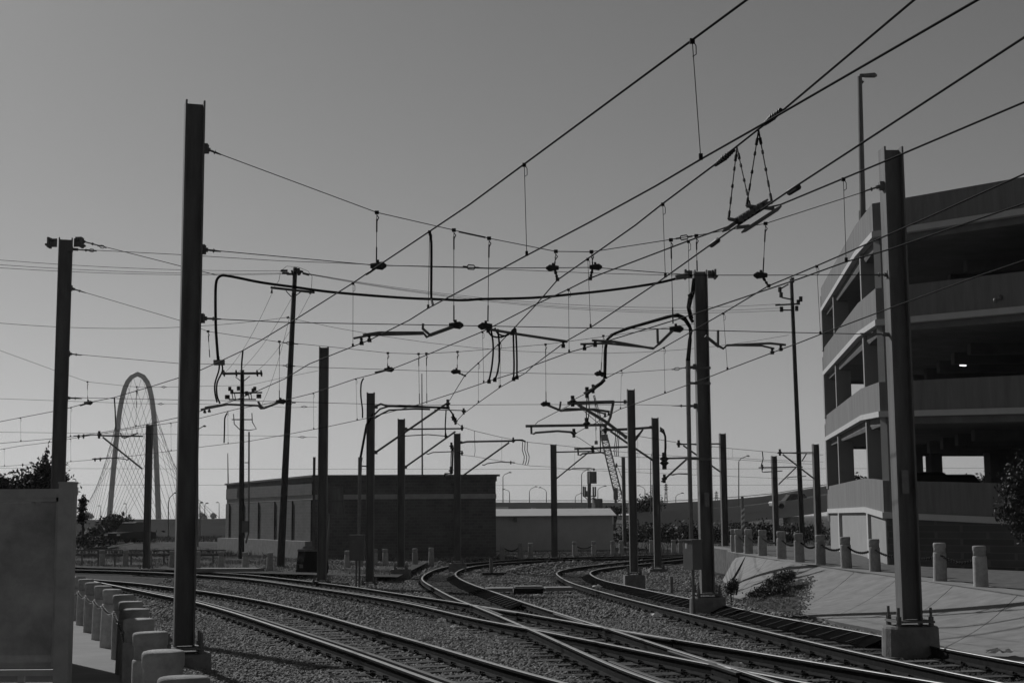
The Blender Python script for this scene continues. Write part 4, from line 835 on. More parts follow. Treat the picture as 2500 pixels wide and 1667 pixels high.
# ================================================================= CARS
def car(name, loc, yaw, L, W, H, label, paint, cat='car', boxy=.0):
    o = thing(name, (0, 0, 0), label, cat)
    hw = W/2; body = [(-L/2, .32), (-L/2, .72), (-L/2+.08, .86), (-L*.20, .93), (L*.24+boxy, .95), (L/2-.05, .88+boxy*.1), (L/2, .6), (L/2, .32)]
    def ext(prof, w0, w1f):
        P = []; n = len(prof)
        for s_ in (-1, 1):
            for (x, z) in prof: P.append((x, s_*w0*w1f(z), z))
        F = [tuple(range(n)), tuple(reversed(range(n, 2*n)))]+[((i+1) % n, i, n+i, n+(i+1) % n) for i in range(n)]
        return MB().poly(P, F)
    ext(body, hw, lambda z: 1-.06*max(0, z-.6)).build('body', paint, o)
    roof = [(-L*.22, .90), (-L*.07, H-.05), (L*.02, H), (L*(.22+boxy*.4), H-.03), (L*(.36+boxy*.1), .92)]
    ext(roof, hw*.93, lambda z: 1-.20*(z-.9)/(H-.9)).build('cabin', GLASS, o)
    ext([(-L*.085, H-.035), (L*.02, H+.018), (L*(.22+boxy*.4), H-.005), (L*(.235+boxy*.4), H-.05)], hw*.76, lambda z: 1).build('roof', paint, o)
    for x in (-L*.31, L*.30):
        for s_ in (-1, 1): MB().tube([(x, s_*hw*.80, .33), (x, s_*hw*1.0, .33)], .33, 14).build('wheel', TYRE, o)
    for s_ in (-1, 1): MB().box((-L/2+.02, s_*hw*.72, .70), (.08, .34, .14)).build('headlight', WHITE, o)
    o.location = loc; o.rotation_euler = (0, 0, yaw); return o
zf = CZ+LV[3][1]-.12
car('car', (14.4, 50.2, zf-.2), math.pi/2+.25, 4.7, 1.8, 1.52, 'dark sedan behind the lowest garage parapet, nearer the corner', CARD)
car('car', (17.2, 55.6, zf-.25), math.pi/2+.1, 4.6, 1.8, 1.62, 'dark car behind the lowest garage parapet, farther right', CARD)
q = D(318, 1323, 126); car('car', (q.x, 126, HZ(1324, 126, 318)), 1.15, 4.8, 1.85, 1.75, 'dark car with a sunlit roof parked below the white arch', CARD, boxy=.1)
# ================================================================= BRICK BUILDING
bb = thing('brick_building', (-5, 100, zg(100)), 'long dark brick building with flat roof in the middle distance', 'building')
zt = HZ(1160, 95, 1000); gz_ = zg(100)-.1
c0_, c1_, c2_ = Vector((-13.15, 94, 0)), Vector((-1.15, 95.3, 0)), Vector((-22.95, 114.8, 0)); c3_ = c1_+(c2_-c0_)
MB().prism([(c0_.x, c0_.y), (c1_.x, c1_.y), (c3_.x, c3_.y), (c2_.x, c2_.y)], gz_, zt-.42).build('wall', BRICK, bb)
def grow(k):
    cc = (c0_+c1_+c2_+c3_)/4; return [((p-cc)*(1+k/(p-cc).length)+cc) for p in (c0_, c1_, c3_, c2_)]
MB().prism([(p.x, p.y) for p in grow(.10)], zt-.42, zt-.10).build('cornice', BRICK, bb); MB().prism([(p.x, p.y) for p in grow(.38)], zt-.10, zt+.03).build('roof_edge', STEEL, bb)
LB_ = mat('building_light_band', .34, .9, 0, .2, 2)
zbn = HZ(1212, 95, 980); MB().prism([(p.x, p.y) for p in grow(.05)], zbn-.16, zbn+.16).build('stone_band', LB_, bb)
ld = (c2_-c0_).normalized(); ln = Vector((-ld.y, ld.x, 0)); ln = ln if ln.x < 0 else -ln; Lw = (c2_-c0_).length; yl = math.atan2(ld.y, ld.x)
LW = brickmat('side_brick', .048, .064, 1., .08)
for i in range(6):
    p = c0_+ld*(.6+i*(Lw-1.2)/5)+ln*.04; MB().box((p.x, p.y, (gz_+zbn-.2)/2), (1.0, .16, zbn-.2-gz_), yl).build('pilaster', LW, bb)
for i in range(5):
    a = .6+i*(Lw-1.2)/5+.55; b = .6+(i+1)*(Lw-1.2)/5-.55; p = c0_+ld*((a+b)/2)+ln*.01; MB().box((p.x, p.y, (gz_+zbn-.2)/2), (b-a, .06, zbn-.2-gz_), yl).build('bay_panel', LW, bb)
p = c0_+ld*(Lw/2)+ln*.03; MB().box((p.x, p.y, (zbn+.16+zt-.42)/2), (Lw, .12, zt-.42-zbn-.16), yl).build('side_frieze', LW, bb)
p = c0_+ld*(Lw/2)+ln*.33; zp = HZ(1316, 104, 660); MB().box((p.x, p.y, (gz_-.2+zp)/2), (Lw+.8, .6, zp-gz_+.2), yl).build('plinth', CONC, bb)
MB().tube([D(1030,912,98), D(1031,1165,98)], [.03,.06], 6).build('mast', STEEL, bb); MB().tube([D(556,1106,113), D(557,1180,113)], [.03,.05], 6).build('mast', STEEL, bb)
MB().tube([D(1110,1170,94.9), D(1110,1345,94.9)], .06, 6).build('downpipe', CABIN, bb); MB().box(D(1100,1302,94.8), (.32,.2,.38)).build('meter_box', CABIN, bb); MB().box(D(1100,1322,94.8), (.2,.2,.22)).build('meter_box', CABIN, bb)
# low shed with pale roof
sh = thing('low_shed', D(1350, 1340, 112), 'low shed with a pale metal roof right of the brick building', 'building')
xa, xb_ = D(1150, 1300, 112).x, D(1497, 1300, 112).x; ze = HZ(1258, 112, 1380); zr = HZ(1241, 117, 1380)
MB().prism([(xa, 112), (xb_, 112), (xb_, 121), (xa, 121)], zg(112)-.2, ze-.02).build('wall', STUCCO, sh)
x2, x3 = D(1505, 1258, 111.6).x, D(1490, 1244, 117).x
MB().poly([(xa,111.6,ze),(x2,111.6,ze),(x3,117,zr),(xa,117,zr),(x2,122,ze),(xa,122,ze),(xa,111.6,ze-.07),(x2,111.6,ze-.07),(x2,122,ze-.07),(xa,122,ze-.07)], [(0,1,2,3),(3,2,4,5),(1,4,2),(0,3,5),(0,6,7,1),(1,7,8,4),(6,9,8,7)]).build('roof', ROOFM, sh)
MB().box(((xb_+x2)/2-.15, 111.7, ze-.35), (.1, .08, .7)).build('downpipe', WHITE, sh); MB().box(D(1258,1268,111.8), (.25,.3,.35)).build('wall_lamp', STEEL, sh)
# ================================================================= TRACKSIDE BOXES, SIGN, MARKERS
cb = thing('trackside_cabinet', D(872, 1400, 53), 'grey metal cabinet on two legs beside the strutted pole', 'cabinet')
p = D(872, 1337, 53.4); MB().box(p, (.54, .35, .92)).build('case', CABIN, cb); MB().box(p+Vector((0,-.18,.03)), (.46,.02,.78)).build('door', CABIN, cb); MB().box(p+Vector((-.1,-.2,.25)), (.12,.02,.1)).build('label_plate', STEEL, cb); MB().box(p+Vector((0,0,.47)), (.58,.4,.03)).build('lid', CABIN, cb)
for dx in (-.03, .09): MB().tube([(p.x+dx, p.y, p.z-.46), (p.x+dx, p.y, zg(p.y)-.15)], .035, 6).build('leg', STEEL, cb)
cb = thing('trackside_cabinet', D(1690, 1440, 34.8), 'grey metal cabinet on one leg at the stout cable pole', 'cabinet')
p = D(1691, 1354, 34.9); MB().box(p, (.28, .42, .70), .45).build('case', CABIN, cb); MB().box(p+Vector((0,0,.36)), (.32,.46,.025), .45).build('lid', CABIN, cb); MB().box(p+Vector((-.16,-.1,.22)), (.03,.05,.12), .45).build('latch', WHITE, cb); MB().tube([p+Vector((0,0,-.35)), (p.x, p.y, zg(p.y)-.3)], .035, 6).build('leg', STEEL, cb)
sg = thing('road_sign', D(803, 1345, 66), 'dark square sign seen from behind on a leaning post', 'sign')
c = D(819, 1221, 66); MB().poly([D(797,1188,66),D(836,1190,66),D(841,1256,66),D(797,1254,66),D(797,1188,66.06),D(836,1190,66.06),D(841,1256,66.06),D(797,1254,66.06)], [(0,3,2,1),(4,5,6,7),(0,1,5,4),(1,2,6,5),(2,3,7,6),(3,0,4,7)]).build('panel', STEEL, sg)
MB().tube([D(797,1188,65.95),D(836,1190,65.95),D(841,1256,65.95),D(797,1254,65.95)], .03, 5).build('frame', STEEL2, sg); MB().tube([D(806,1255,66.1), D(799,1341,66.1), D(798,1400,66.1)], .05, 6).build('post', STEEL, sg); MB().tube([D(797,1221,65.95), D(838,1223,65.95)], .025, 5).build('brace', STEEL2, sg)
kx = thing('utility_kiosk', D(762, 1394, 60), 'black boxy trackside machine with sloped sides and pale lid by the tall pole', 'machine')
d_ = 60.5
def pp(x, y, dd=0): return D(x, y, d_+dd)
def slab(pts, dd0, dd1, name, m): 
    n = len(pts); P = [pp(x, y, dd0) for x, y in pts]+[pp(x, y, dd1) for x, y in pts]
    MB().poly(P, [tuple(range(n)), tuple(reversed(range(n, 2*n)))]+[((i+1) % n, i, n+i, n+(i+1) % n) for i in range(n)]).build(name, m, kx)
slab([(723,1394),(800,1396),(803,1384),(796,1352),(779,1345),(745,1345),(741,1376),(724,1376)], 0, 1.3, 'body', TYRE); slab([(724,1376),(741,1376),(748,1346),(728,1344)], .15, 1.2, 'window', GLASS); slab([(726,1345),(795,1346),(795,1340),(727,1340)], -.1, 1.4, 'lid', STEEL2)
slab([(738,1339),(768,1339),(768,1333),(740,1333)], .3, 1., 'hatch', STEEL2); slab([(731,1386),(740,1386),(740,1377),(731,1377)], -.03, 0, 'plate', STEEL2); slab([(722,1396),(801,1398),(801,1393),(722,1391)], -.05, 1.35, 'skirt', TYRE)
q = G(1199, 1397); mk = thing('switch_stand', q, 'short black post on a plate between the curving tracks', 'post'); MB().tube([q+Vector((0,0,-.1)), D(1199,1363,q.y)], .085, 8).build('post', STEEL, mk); MB().box(q+Vector((.15,0,-.06)), (1.1,.5,.12)).build('plate', TYRE, mk)
q = G(1640, 1440); mk = thing('marker_post', q, 'stubby pale marker post right of the curve pole foundation', 'post'); MB().box(q+Vector((0,0,.15)), (.10,.10,.5)).build('post', CONCD, mk); MB().box(q+Vector((0,0,.42)), (.12,.12,.04)).build('cap', CONC, mk)
q = G(1290, 1434); sb = thing('cable_trough', q, 'flat concrete cable trough lids lying between the two bends', 'trough')
for k in range(3): MB().box((q.x-1.0+k*1.0, q.y+.1*k, q.z-.05+.05*(k == 1)), (.94,.8,.12), .05*k).build('lid', CONCD if k == 1 else CONC, sb)
MB().box((q.x, q.y-.5, q.z-.07), (1.0,.4,.18)).build('pit', TYRE, sb)
for i, (x, y, s_) in enumerate(((560,1395,1.0),)): 
    q = G(x, y); tag(MB().box(q+Vector((0,0,.08)), (3.2*s_,1.2,.2), -.2).build('kerb_block', CONC), ('low concrete kerb block beyond the left tracks', 'concrete retaining block at the foot of the brick building')[i], 'kerb')
# guard rail behind the far left bollards
gd = thing('guard_rail', D(400, 1345, 82), 'dark two bar guard rail behind the far left bollards', 'railing')
for y_, r in ((1343, .05), (1353.5, .09)): MB().tube([D(180,y_,84), D(420,y_,83), D(551,y_,82)], r, 6).build('bar', STEEL, gd)
for x in range(200, 550, 40): MB().tube([D(x,1341,83.6), D(x,1392,83.6)], .05, 6).build('post', STEEL, gd)
hr = tag(MB().tube([D(264,1336,105), D(325,1325,104)], .06, 6).build('handrail', WHITE), 'bright sunlit sloping handrail below the parked dark car', 'handrail')
# litter
def crumple(x, y, s_, flat, label, dy=0., name='litter', ground=True):
    q = G(x, y) if ground else dy
    P = []; n = 6
    for i in range(n):
        for j in range(n): a = (i/(n-1)-.5); b = (j/(n-1)-.5); P.append((q.x+s_*a*(1+random.uniform(-.3,.3)), q.y+s_*.7*b, q.z-.10+s_*flat*random.random()*(1.2-abs(a)-abs(b))+.05))
    F = [(i*n+j, (i+1)*n+j, (i+1)*n+j+1, i*n+j+1) for i in range(n-1) for j in range(n-1)]
    o = MB().poly(P, F).build(name, LITTER); so_ = o.modifiers.new('thick', 'SOLIDIFY'); so_.thickness = .004; return tag(o, label, 'litter', 'scraps of litter')
crumple(1077,1512,.17,.8,'round white crumpled scrap in the ballast, left of the crossing'); crumple(1112,1524,.17,.4,'small white folded scrap in the ballast beside the round one'); crumple(1600,1498,.26,.5,'white crumpled bag against the right track rail')
crumple(1458,1429,.3,.35,'pale scrap between the rails of the right hand bend'); crumple(1928,1462,.30,.5,'pale scrap under the dark shrub at the slope foot'); crumple(1920,1486,.34,.25,'flat white carton at the foot of the slope'); crumple(2018,1514,.14,.4,'small white scrap by the slope foot, left of the garage pole'); crumple(2440,1585,.35,.3,'pale scrap in the gravel at the lower right'); crumple(1310,1449,.22,.3,'small bright scrap behind the crossing')
crumple(1802,1618,.16,.6,'tiny pale scrap between the rails of the crossing track')
# ================================================================= FOLIAGE
def leaves(name, blobs, n, size, material, parent=None, label=None, cat=None, seed=1, kind=None):
    r = np.random.default_rng(seed); wts = np.array([b[3]*b[4]*b[5] for b in blobs])**.8; wts /= wts.sum(); k = r.choice(len(blobs), n, p=wts); B = np.array(blobs, float)[k]
    v = r.normal(size=(n, 3)); v /= np.linalg.norm(v, axis=1)[:, None]; rad = r.random(n)**.45*(1+.25*r.normal(size=n)*.6)
    # clumping
    c = r.normal(size=(max(6, n//60), 3)); c /= np.linalg.norm(c, axis=1)[:, None]; ci = r.integers(0, len(c), n); v = .55*v+.45*c[ci]*1.05
    P = B[:, :3]+v*rad[:, None]*B[:, 3:6]
    u = r.normal(size=(n, 3)); u /= np.linalg.norm(u, axis=1)[:, None]; t = np.cross(u, r.normal(size=(n, 3))); t /= np.linalg.norm(t, axis=1)[:, None]
    s = size*r.uniform(.6, 1.4, n)[:, None]
    V = np.stack([P-u*s, P+t*s*.45, P+u*s, P-t*s*.45], 1).reshape(-1, 3); F = [(4*i, 4*i+1, 4*i+2, 4*i+3) for i in range(n)]
    o = MB().poly(V.tolist(), F).build(name, material, parent); 
    return tag(o, label, cat, kind=kind)
def tree(name, label, base, blobs, n, size, trunk_r, cat='tree', material=LEAF, seed=1, group=None):
    o = thing(name, base, label, cat, group); leaves('crown', blobs, n, size, material, o, seed=seed)
    m = MB(); b0 = Vector(base); 
    for i, bl in enumerate(blobs[:5]):
        c = Vector(bl[:3]); mid = b0.lerp(c, .5)+Vector((0, 0, .1)); m.tube([b0+Vector((0,0,-.2)), Vector((b0.x, b0.y, b0.z+(c.z-b0.z)*.35)), mid, c], [trunk_r, trunk_r*.85, trunk_r*.55, trunk_r*.2], 7)
    m.build('trunk', BARK, o); return o
def at(px, d, rx, rz): p = D(*px, d); return (p.x, p.y, p.z, rx, rx, rz)
tree('tree', 'dense dark tree behind the leftmost pole', D(112,1300,52), [at((100,1178),52,1.3,.7), at((65,1190),52,.8,.5), at((135,1160),52,.6,.8), at((112,1125),52,.2,.75), at((105,1150),52,.4,.6), at((150,1185),52,.5,.6), at((160,1168),52,.22,.18)], 5200, .075, .12, seed=3)
tree('tree', 'thin leafy tree at the far left edge above the screen', D(10,1300,58), [at((10,1185),58,.75,.35), at((35,1190),58,.4,.25), at((-10,1180),58,.6,.5), at((5,1168),58,.2,.15)], 1500, .08, .08, seed=4)
tree('tree', 'small tree showing right of the screen post, below the arch', D(202,1300,55), [at((200,1240),55,.28,.45), at((205,1225),55,.2,.3), at((198,1265),55,.3,.4)], 700, .07, .05, seed=5)
tree('tree', 'dark bushy tree under the left leg of the white arch', D(285,1345,135), [at((285,1275),135,2.2,1.0), at((262,1300),135,2.6,1.0), at((320,1300),135,2.2,.9), at((225,1310),135,2.0,.7), at((345,1315),135,1.6,.7)], 4500, .18, .2, seed=6)
tree('bush', 'low scrub bush left of the parked dark car', D(225,1330,120), [at((222,1318),120,1.6,.6), at((255,1325),120,1.5,.5), at((200,1322),120,1.2,.6)], 1600, .14, .08, 'bush', seed=7)
tree('shrub', 'rounded dry shrub at the foundation of the stout cable pole', G(1785,1452), [(G(1785,1452).x, G(1785,1452).y, zg(39)+.18, .24, .24, .26), (G(1793,1450).x, G(1793,1450).y, zg(39)+.22, .18, .18, .24)], 1500, .035, .02, 'shrub', LEAFD, 8)
tree('shrub', 'dark weedy shrub growing up the slope beside the rubble', D(1885, 1440, 40.5), [at((1868,1440),40.5,.42,.14), at((1893,1425),41,.42,.2), at((1915,1408),41.6,.36,.22), at((1930,1402),42,.22,.18), at((1845,1450),40,.35,.1), at((1905,1440),39.8,.4,.12)], 6500, .035, .015, 'shrub', LEAFD, 9)
m = MB(); q = G(1793, 1452)
for k in range(16): a = random.uniform(-.25, .25); m.tube([q+Vector((a*.3,0,0)), q+Vector((a*.7,.05,.35)), q+Vector((a*1.3,random.uniform(-.1,.1),random.uniform(.6,1.0)))], [.006,.004,.002], 4)
tag(m.build('tall_grass', LEAFD), 'tuft of tall dry grass stalks behind the rounded shrub', 'grass')
tree('tree', 'dark leafy tree at the right edge before the garage', (12.9, 34.2, terr_z(34)), [at((2490,1190),34.2,.62,.75), at((2470,1250),34.2,.5,.5), at((2510,1290),34.2,.5,.5), at((2520,1180),34.2,.8,1.0)], 5200, .05, .06, seed=10)
for i, (x, y, d, rx, rz, n_) in enumerate(((2075,1172,78,1.0,.6,1300),(2110,1180,78,.8,.5,900),(2180,1185,74,.7,.5,700),(2375,1184,70,.9,.5,900),(2405,1178,70,.8,.6,900))):
    tree('tree', 'leafy treetop seen through the lowest garage deck, %s from the left' % (['first']+ORD[1:])[i], D(x, 1300, d), [at((x,y),d,rx,rz), at((x-8,y+10),d,rx*.8,rz), at((x+9,y+8),d,rx*.8,rz*.8)], n_, .09, .07, seed=20+i, group='treetops behind the garage')
for i, (x, y, d, rx, rz, n_) in enumerate(((1585,1232,190,2.4,1.6,1600),(1560,1236,190,1.6,1.2,900),(1500,1246,160,1.8,.6,700),(1390,1248,170,1.6,.5,600))):
    tree('tree', 'tree crown rising by the overpass behind the shed, %s from the right' % (['first']+ORD[1:])[i], D(x, 1290, d), [at((x,y),d,rx,rz), at((x-8,y+5),d,rx*.7,rz*.8), at((x+8,y+4),d,rx*.7,rz*.8)], n_, .2, .2, seed=30+i, group='trees by the overpass')
for i in range(11):
    x = 1535+i*45; d = 146+random.uniform(-10, 10)
    tree('bush', 'dark bush in the shade under the overpass, %s from the left' % (['first']+ORD[1:])[i], D(x, 1335, d), [at((x,1308),d,2.2,1.5), at((x-15,1318),d,1.6,1.0), at((x+15,1296+random.uniform(0,14)),d,1.5,1.4)], 1700, .17, .1, 'bush', seed=50+i, group='bushes under the overpass')
# ================================================================= FAR BACKGROUND
ab = thing('arch_bridge', D(327, 1262, 1190), 'tall slender white arch with fanned cables far beyond the left poles', 'bridge')
XC = D(327, 1262, 1190).x; HW = 59*1190/FPX; HT = HZ(913, 1190, 332)-CZ
AXD = Vector((math.cos(.12), math.sin(.12), 0))
_at = crom([Vector((w_, h_, 0)) for w_, h_ in ((1,0),(.89,.3),(.78,.57),(.675,.76),(.53,.885),(.40,.945),(.2,.987),(0,1.0))], .02)
_al = np.r_[0, np.cumsum([(Vector((q.x*HW, q.y*HT, 0))-Vector((p.x*HW, p.y*HT, 0))).length for p, q in zip(_at[:-1], _at[1:])])]
def apt(s_):                                # s_ -1..1 from left foot over the crown to the right foot
    l_ = (1-min(1., abs(s_)))*_al[-1]; wv = float(np.interp(l_, _al, [p.x for p in _at])); h = float(np.interp(l_, _al, [p.y for p in _at]))
    return Vector((XC, 1190, CZ-3))+AXD*HW*math.copysign(wv, s_)+Vector((0, 0, (HT+3)*h))
ap = [apt(-1+2*i/48) for i in range(49)]
MB().tube(ap, [2.35-.25*math.cos((i/48-.5)*math.pi) for i in range(49)], 10).build('arch', ARCHM, ab, True)
DD = Vector((120, -240, 0)); dk = lambda s_: Vector((XC, 1190, CZ+1.0))+DD*s_
m = MB(); 
for side in (-1, 1):
    for i in range(20):
        u = i/19; s_ = side*(.12+.88*u); a = side*(-.62+1.24*u); MB().tube([apt(a*.98), dk(s_)], .15, 3, False).build('cable', WIRE, ab)
P = [dk(-4), dk(3.2)]; n_ = Vector((DD.y, -DD.x, 0)).normalized()*11
MB().prism([((P[0]+n_).x,(P[0]+n_).y),((P[1]+n_).x,(P[1]+n_).y),((P[1]-n_).x,(P[1]-n_).y),((P[0]-n_).x,(P[0]-n_).y)], CZ-1.2, CZ+.4).build('deck', ARCHM, ab)
for k in range(-10, 9): p = dk(k*.36); MB().box((p.x, p.y, CZ-5), (6, 3, 9)).build('pier', BRIDGE, ab)
# levee and road beyond the verge on the left
def mound(name, d0, d1, top, px0, px1, material):
    xa, xb2 = D(px0, 1262, d0).x, D(px1, 1262, d0).x; zt_ = HZ(top, d0+(d1-d0)*.5, max(0, min(2500, (px0+px1)/2))); b_ = zg(200)-.3
    return tag(MB().poly([(xa,d0,b_),(xb2,d0,b_),(xb2,d0+(d1-d0)*.4,zt_),(xa,d0+(d1-d0)*.4,zt_),(xb2,d0+(d1-d0)*.6,zt_),(xa,d0+(d1-d0)*.6,zt_),(xb2,d1,b_),(xa,d1,b_)], [(0,1,2,3),(3,2,4,5),(5,4,6,7),(1,6,4,2),(0,3,5,7)]).build(name, material), kind='structure')
mound('levee', 420, 520, 1268, -900, 1500, GRASS); mound('levee', 215, 250, 1270, -600, 700, GRASS)
mound('embankment', 112, 140, 1324, 150, 640, DIRT)
sheet((((-80, 150, 0), (-12, 150, 0)), ((-95, 172, 0), (-12, 172, 0))), .05, 'far_road', ASPH)
for i, (x, w_, h_) in enumerate(((215,14,.9),(495,9,1.2),(520,7,.6),(150,18,1.0),(60,20,1.2))):
    d = 900; leavesb = [at((x,1259),d,w_*d/FPX,h_*3), at((x+w_*.5,1260),d,w_*.6*d/FPX,h_*2)]
    tree('tree', 'tiny clump of trees on the horizon, %s' % ('just left of the white arch','right of the tall left pole','farther right of the tall pole','left of the screen post','at the far left')[i], D(x, 1266, d), leavesb, 400, 1.0, .3, seed=70+i, group='horizon trees')
# overpass, two decks
def road_deck(label, pts, thick, width, d0, d1, piers, rail=True):
    o = thing('overpass', D(pts[len(pts)//2][0], 1300, (d0+d1)/2), label, 'overpass')
    Q = deps(pts, d0, d1); k = len(Q)
    for i in range(k-1):
        p, q = Q[i], Q[i+1]
        MB().prism([(p.x,p.y),(q.x,q.y),(q.x,q.y+width),(p.x,p.y+width)], [p.z-thick,q.z-thick,q.z-thick,p.z-thick], [p.z-.75,q.z-.75,q.z-.75,p.z-.75]).build('deck', BRIDGE, o)
        for dy, nm in ((-.1, 'parapet'), (width-.1, 'parapet')):
            MB().prism([(p.x,p.y+dy),(q.x,q.y+dy),(q.x,q.y+dy+.3),(p.x,p.y+dy+.3)], [p.z-.9,q.z-.9,q.z-.9,p.z-.9], [p.z,q.z,q.z,p.z]).build(nm, BRIDGE, o)
        if rail: MB().tube([p+Vector((0,0,.35)), q+Vector((0,0,.35))], .06, 4).build('rail', STEEL2, o)
    for (x, y) in piers:
        a = D(x, y, d0+(d1-d0)*(x-pts[0][0])/(pts[-1][0]-pts[0][0])); MB().box((a.x, a.y+width/2, (a.z+zg(200))/2-.3), (1.6, width*.7, a.z-zg(200))).build('pier', BRIDGE, o)
    return o
road_deck('far elevated road with pale parapet crossing behind the shed', [(900,1226),(1207,1226),(1400,1226),(1560,1227),(1633,1227),(1712,1223),(1800,1217),(1888,1209),(1942,1200),(2019,1187),(2200,1160)], 2.0, 12, 290, 250, ((1000,1240),(1245,1238),(1318,1238),(1640,1238),(1730,1238)))
road_deck('nearer concrete ramp rising to the right towards the garage', [(1555,1250),(1709,1243),(1815,1235),(1888,1227),(1960,1217),(2030,1206),(2200,1175)], 2.0, 7, 190, 165, ((1565,1275),(1680,1270),(1815,1265),(1950,1255)), False)
p = D(1945, 1220, 174); car('pickup', (p.x, p.y+3, p.z-1.0), math.radians(8), 5.4, 1.95, 1.85, 'pale pickup driving down the ramp left of the garage', CARL, 'pickup', .06)
# highway lamps
for i, (x, yb, yt, ax, ay, d) in enumerate(((1228,1232,1163,1243,1153,280),(1244,1226,1201,1232,1194,420),(1292.6,1226,1199,1306.5,1187.6,420),(1334,1226,1200,1321,1189.6,420),(1420,1234,1158,1433,1146,275),(1459.6,1222,1196,1475,1186,430),(1404.5,1226,1213,1417,1204,600),(1574.6,1224,1195,1561,1185,420),(1588.6,1245,1123,1592,1106,185),(1650,1222,1212,1664,1203,420),(1803.6,1240,1126,1824,1112.6,182),(411,1330,1225,425.7,1203,150),(483,1330,1052,497,1040,120),(488,1330,1230,490,1226,150),(276,1325,1290,273,1286,140),(560-60,1300,1235,503,1228,300),(246,1264,1238,244,1234,600),(308,1264,1232,307,1229,600),(363,1264,1232,366,1228,600),(535,1264,1229,533,1226,600))):
    o = thing('lamp_post', D(x, yb, d), 'far highway lamp post on the skyline, %s' % ('tallest right of the brick building','short, arm left, beside the tallest','arm right, before the middle pole','arm left, before the middle pole','tall, left of the antenna mast','right of the antenna mast','faint, left of the antenna mast','arm left, between curve poles and tree','tall bent one at the farther curve pole','short, left of the stout cable pole','tall, right of the stout cable pole','curved arm, left of the tall left pole','lit head peeking right of the tall left pole','thin mast right of the tall left pole','small white headed, by the bushy tree','thin mast left of the brick building','faint, at the left arch leg','faint, between the arch legs','faint, right of the armed pole','faint, beyond the tall left pole')[i], 'lamp post', 'far lamp posts')
    r = .00016*d+.03; MB().tube([D(x,yb+8,d), D(x,yt,d)], [r*1.3,r], 6).build('pole', STEEL, o); MB().tube([D(x,yt,d), D(x+(ax-x)*.25,yt+(ay-yt)*.5,d), D(ax,ay,d)], r*.8, 5).build('arm', STEEL, o)
    s_ = 1 if ax > x else -1; MB().tube([D(ax-s_,ay,d), D(ax+s_*2,ay-.2,d), D(ax+s_*6,ay+.4,d)], [r,r*2,r], 6).build('lamp_head', STEEL, o)
# antenna mast
an = thing('antenna_mast', D(1438, 1250, 175), 'antenna mast with a box on top and a ring of panels behind the shed', 'mast'); d = 175
MB().tube([D(1438,1262,d), D(1439,1150,d)], .22, 8).build('mast', STEEL, an)
def pbox(x0, y0, x1, y1, dep, name, m): a, b = D(x0, y0, d), D(x1, y1, d); MB().box(((a.x+b.x)/2, d, (a.z+b.z)/2), (abs(b.x-a.x), dep, abs(a.z-b.z)), .25).build(name, m, an)
pbox(1436,1151,1454,1180,1.1,'top_box',STEEL); pbox(1449,1217,1468,1243,1.2,'lower_box',STEEL); pbox(1435,1150,1441,1181,.5,'top_box_side',CABIN); pbox(1448,1215,1453,1245,.5,'lower_box_side',CABIN)
MB().tube([D(1424,1211,d), D(1455,1211,d)], .07, 6).build('platform', STEEL, an); MB().tube([D(1426,1211,d), D(1438,1222,d), D(1453,1211,d)], .06, 5).build('platform_brace', STEEL, an)
for x, y in ((1424.5,1187),(1429,1188),(1448.5,1188),(1453.5,1188),(1433,1198)): MB().box(D(x,(y+1211)/2,d-.4), (.2,.12,(1211-y)*d/FPX)).build('panel_antenna', STEEL, an)
# crane
cr = thing('crane', D(1511, 1222, 300), 'lattice boom crane leaning above the overpass behind the poles', 'crane'); d = 300
def lattice(a, b, wa, wb_, n, name, r=.10):
    A, B = D(*a, d), D(*b, d); t = (B-A).normalized(); s1 = Vector((t.z, 0, -t.x)).normalized(); s2 = Vector((0, 1, 0)); m = MB(); prev = None
    for i in range(n+1):
        c = A.lerp(B, i/n); w_ = (wa+(wb_-wa)*i/n)/2; cur = [c+s1*w_+s2*w_, c+s1*w_-s2*w_, c-s1*w_-s2*w_, c-s1*w_+s2*w_]
        if prev:
            for k in range(4): m.tube([prev[k], cur[k]], r, 4); m.tube([prev[k], cur[(k+1) % 4]], r*.6, 3, False); m.tube([cur[k], cur[(k+1) % 4]], r*.6, 3, False)
        prev = cur
    m.build(name, STEEL, cr)
lattice((1514,1226), (1476,1070), 1.5, 1.3, 16, 'boom'); lattice((1475,1066), (1470,1050), 1.3, .5, 3, 'boom_tip', .09); lattice((1473,1052), (1450,965), .55, .3, 16, 'jib', .05)
MB().box(D(1475.5,1068,d), (1.4,1.2,1.3)).build('boom_head', STEEL, cr); MB().tube([D(1452,970,d), D(1455.5,1078,d)], .05, 4).build('hoist_rope', WIRE, cr); MB().box(D(1455.5,1080,d), (.65,.4,.75)).build('hook_block', STEEL, cr); MB().tube([D(1455,1042,d), D(1455,1050,d)], .12, 5).build('hook_ball', STEEL, cr)
MB().box(D(1503,1205,d), (.9,1.2,2.4)).build('operator_cab', STEEL, cr); MB().tube([D(1503,1214,d), D(1502,1262,d)], .25, 6).build('crane_mast', STEEL, cr)
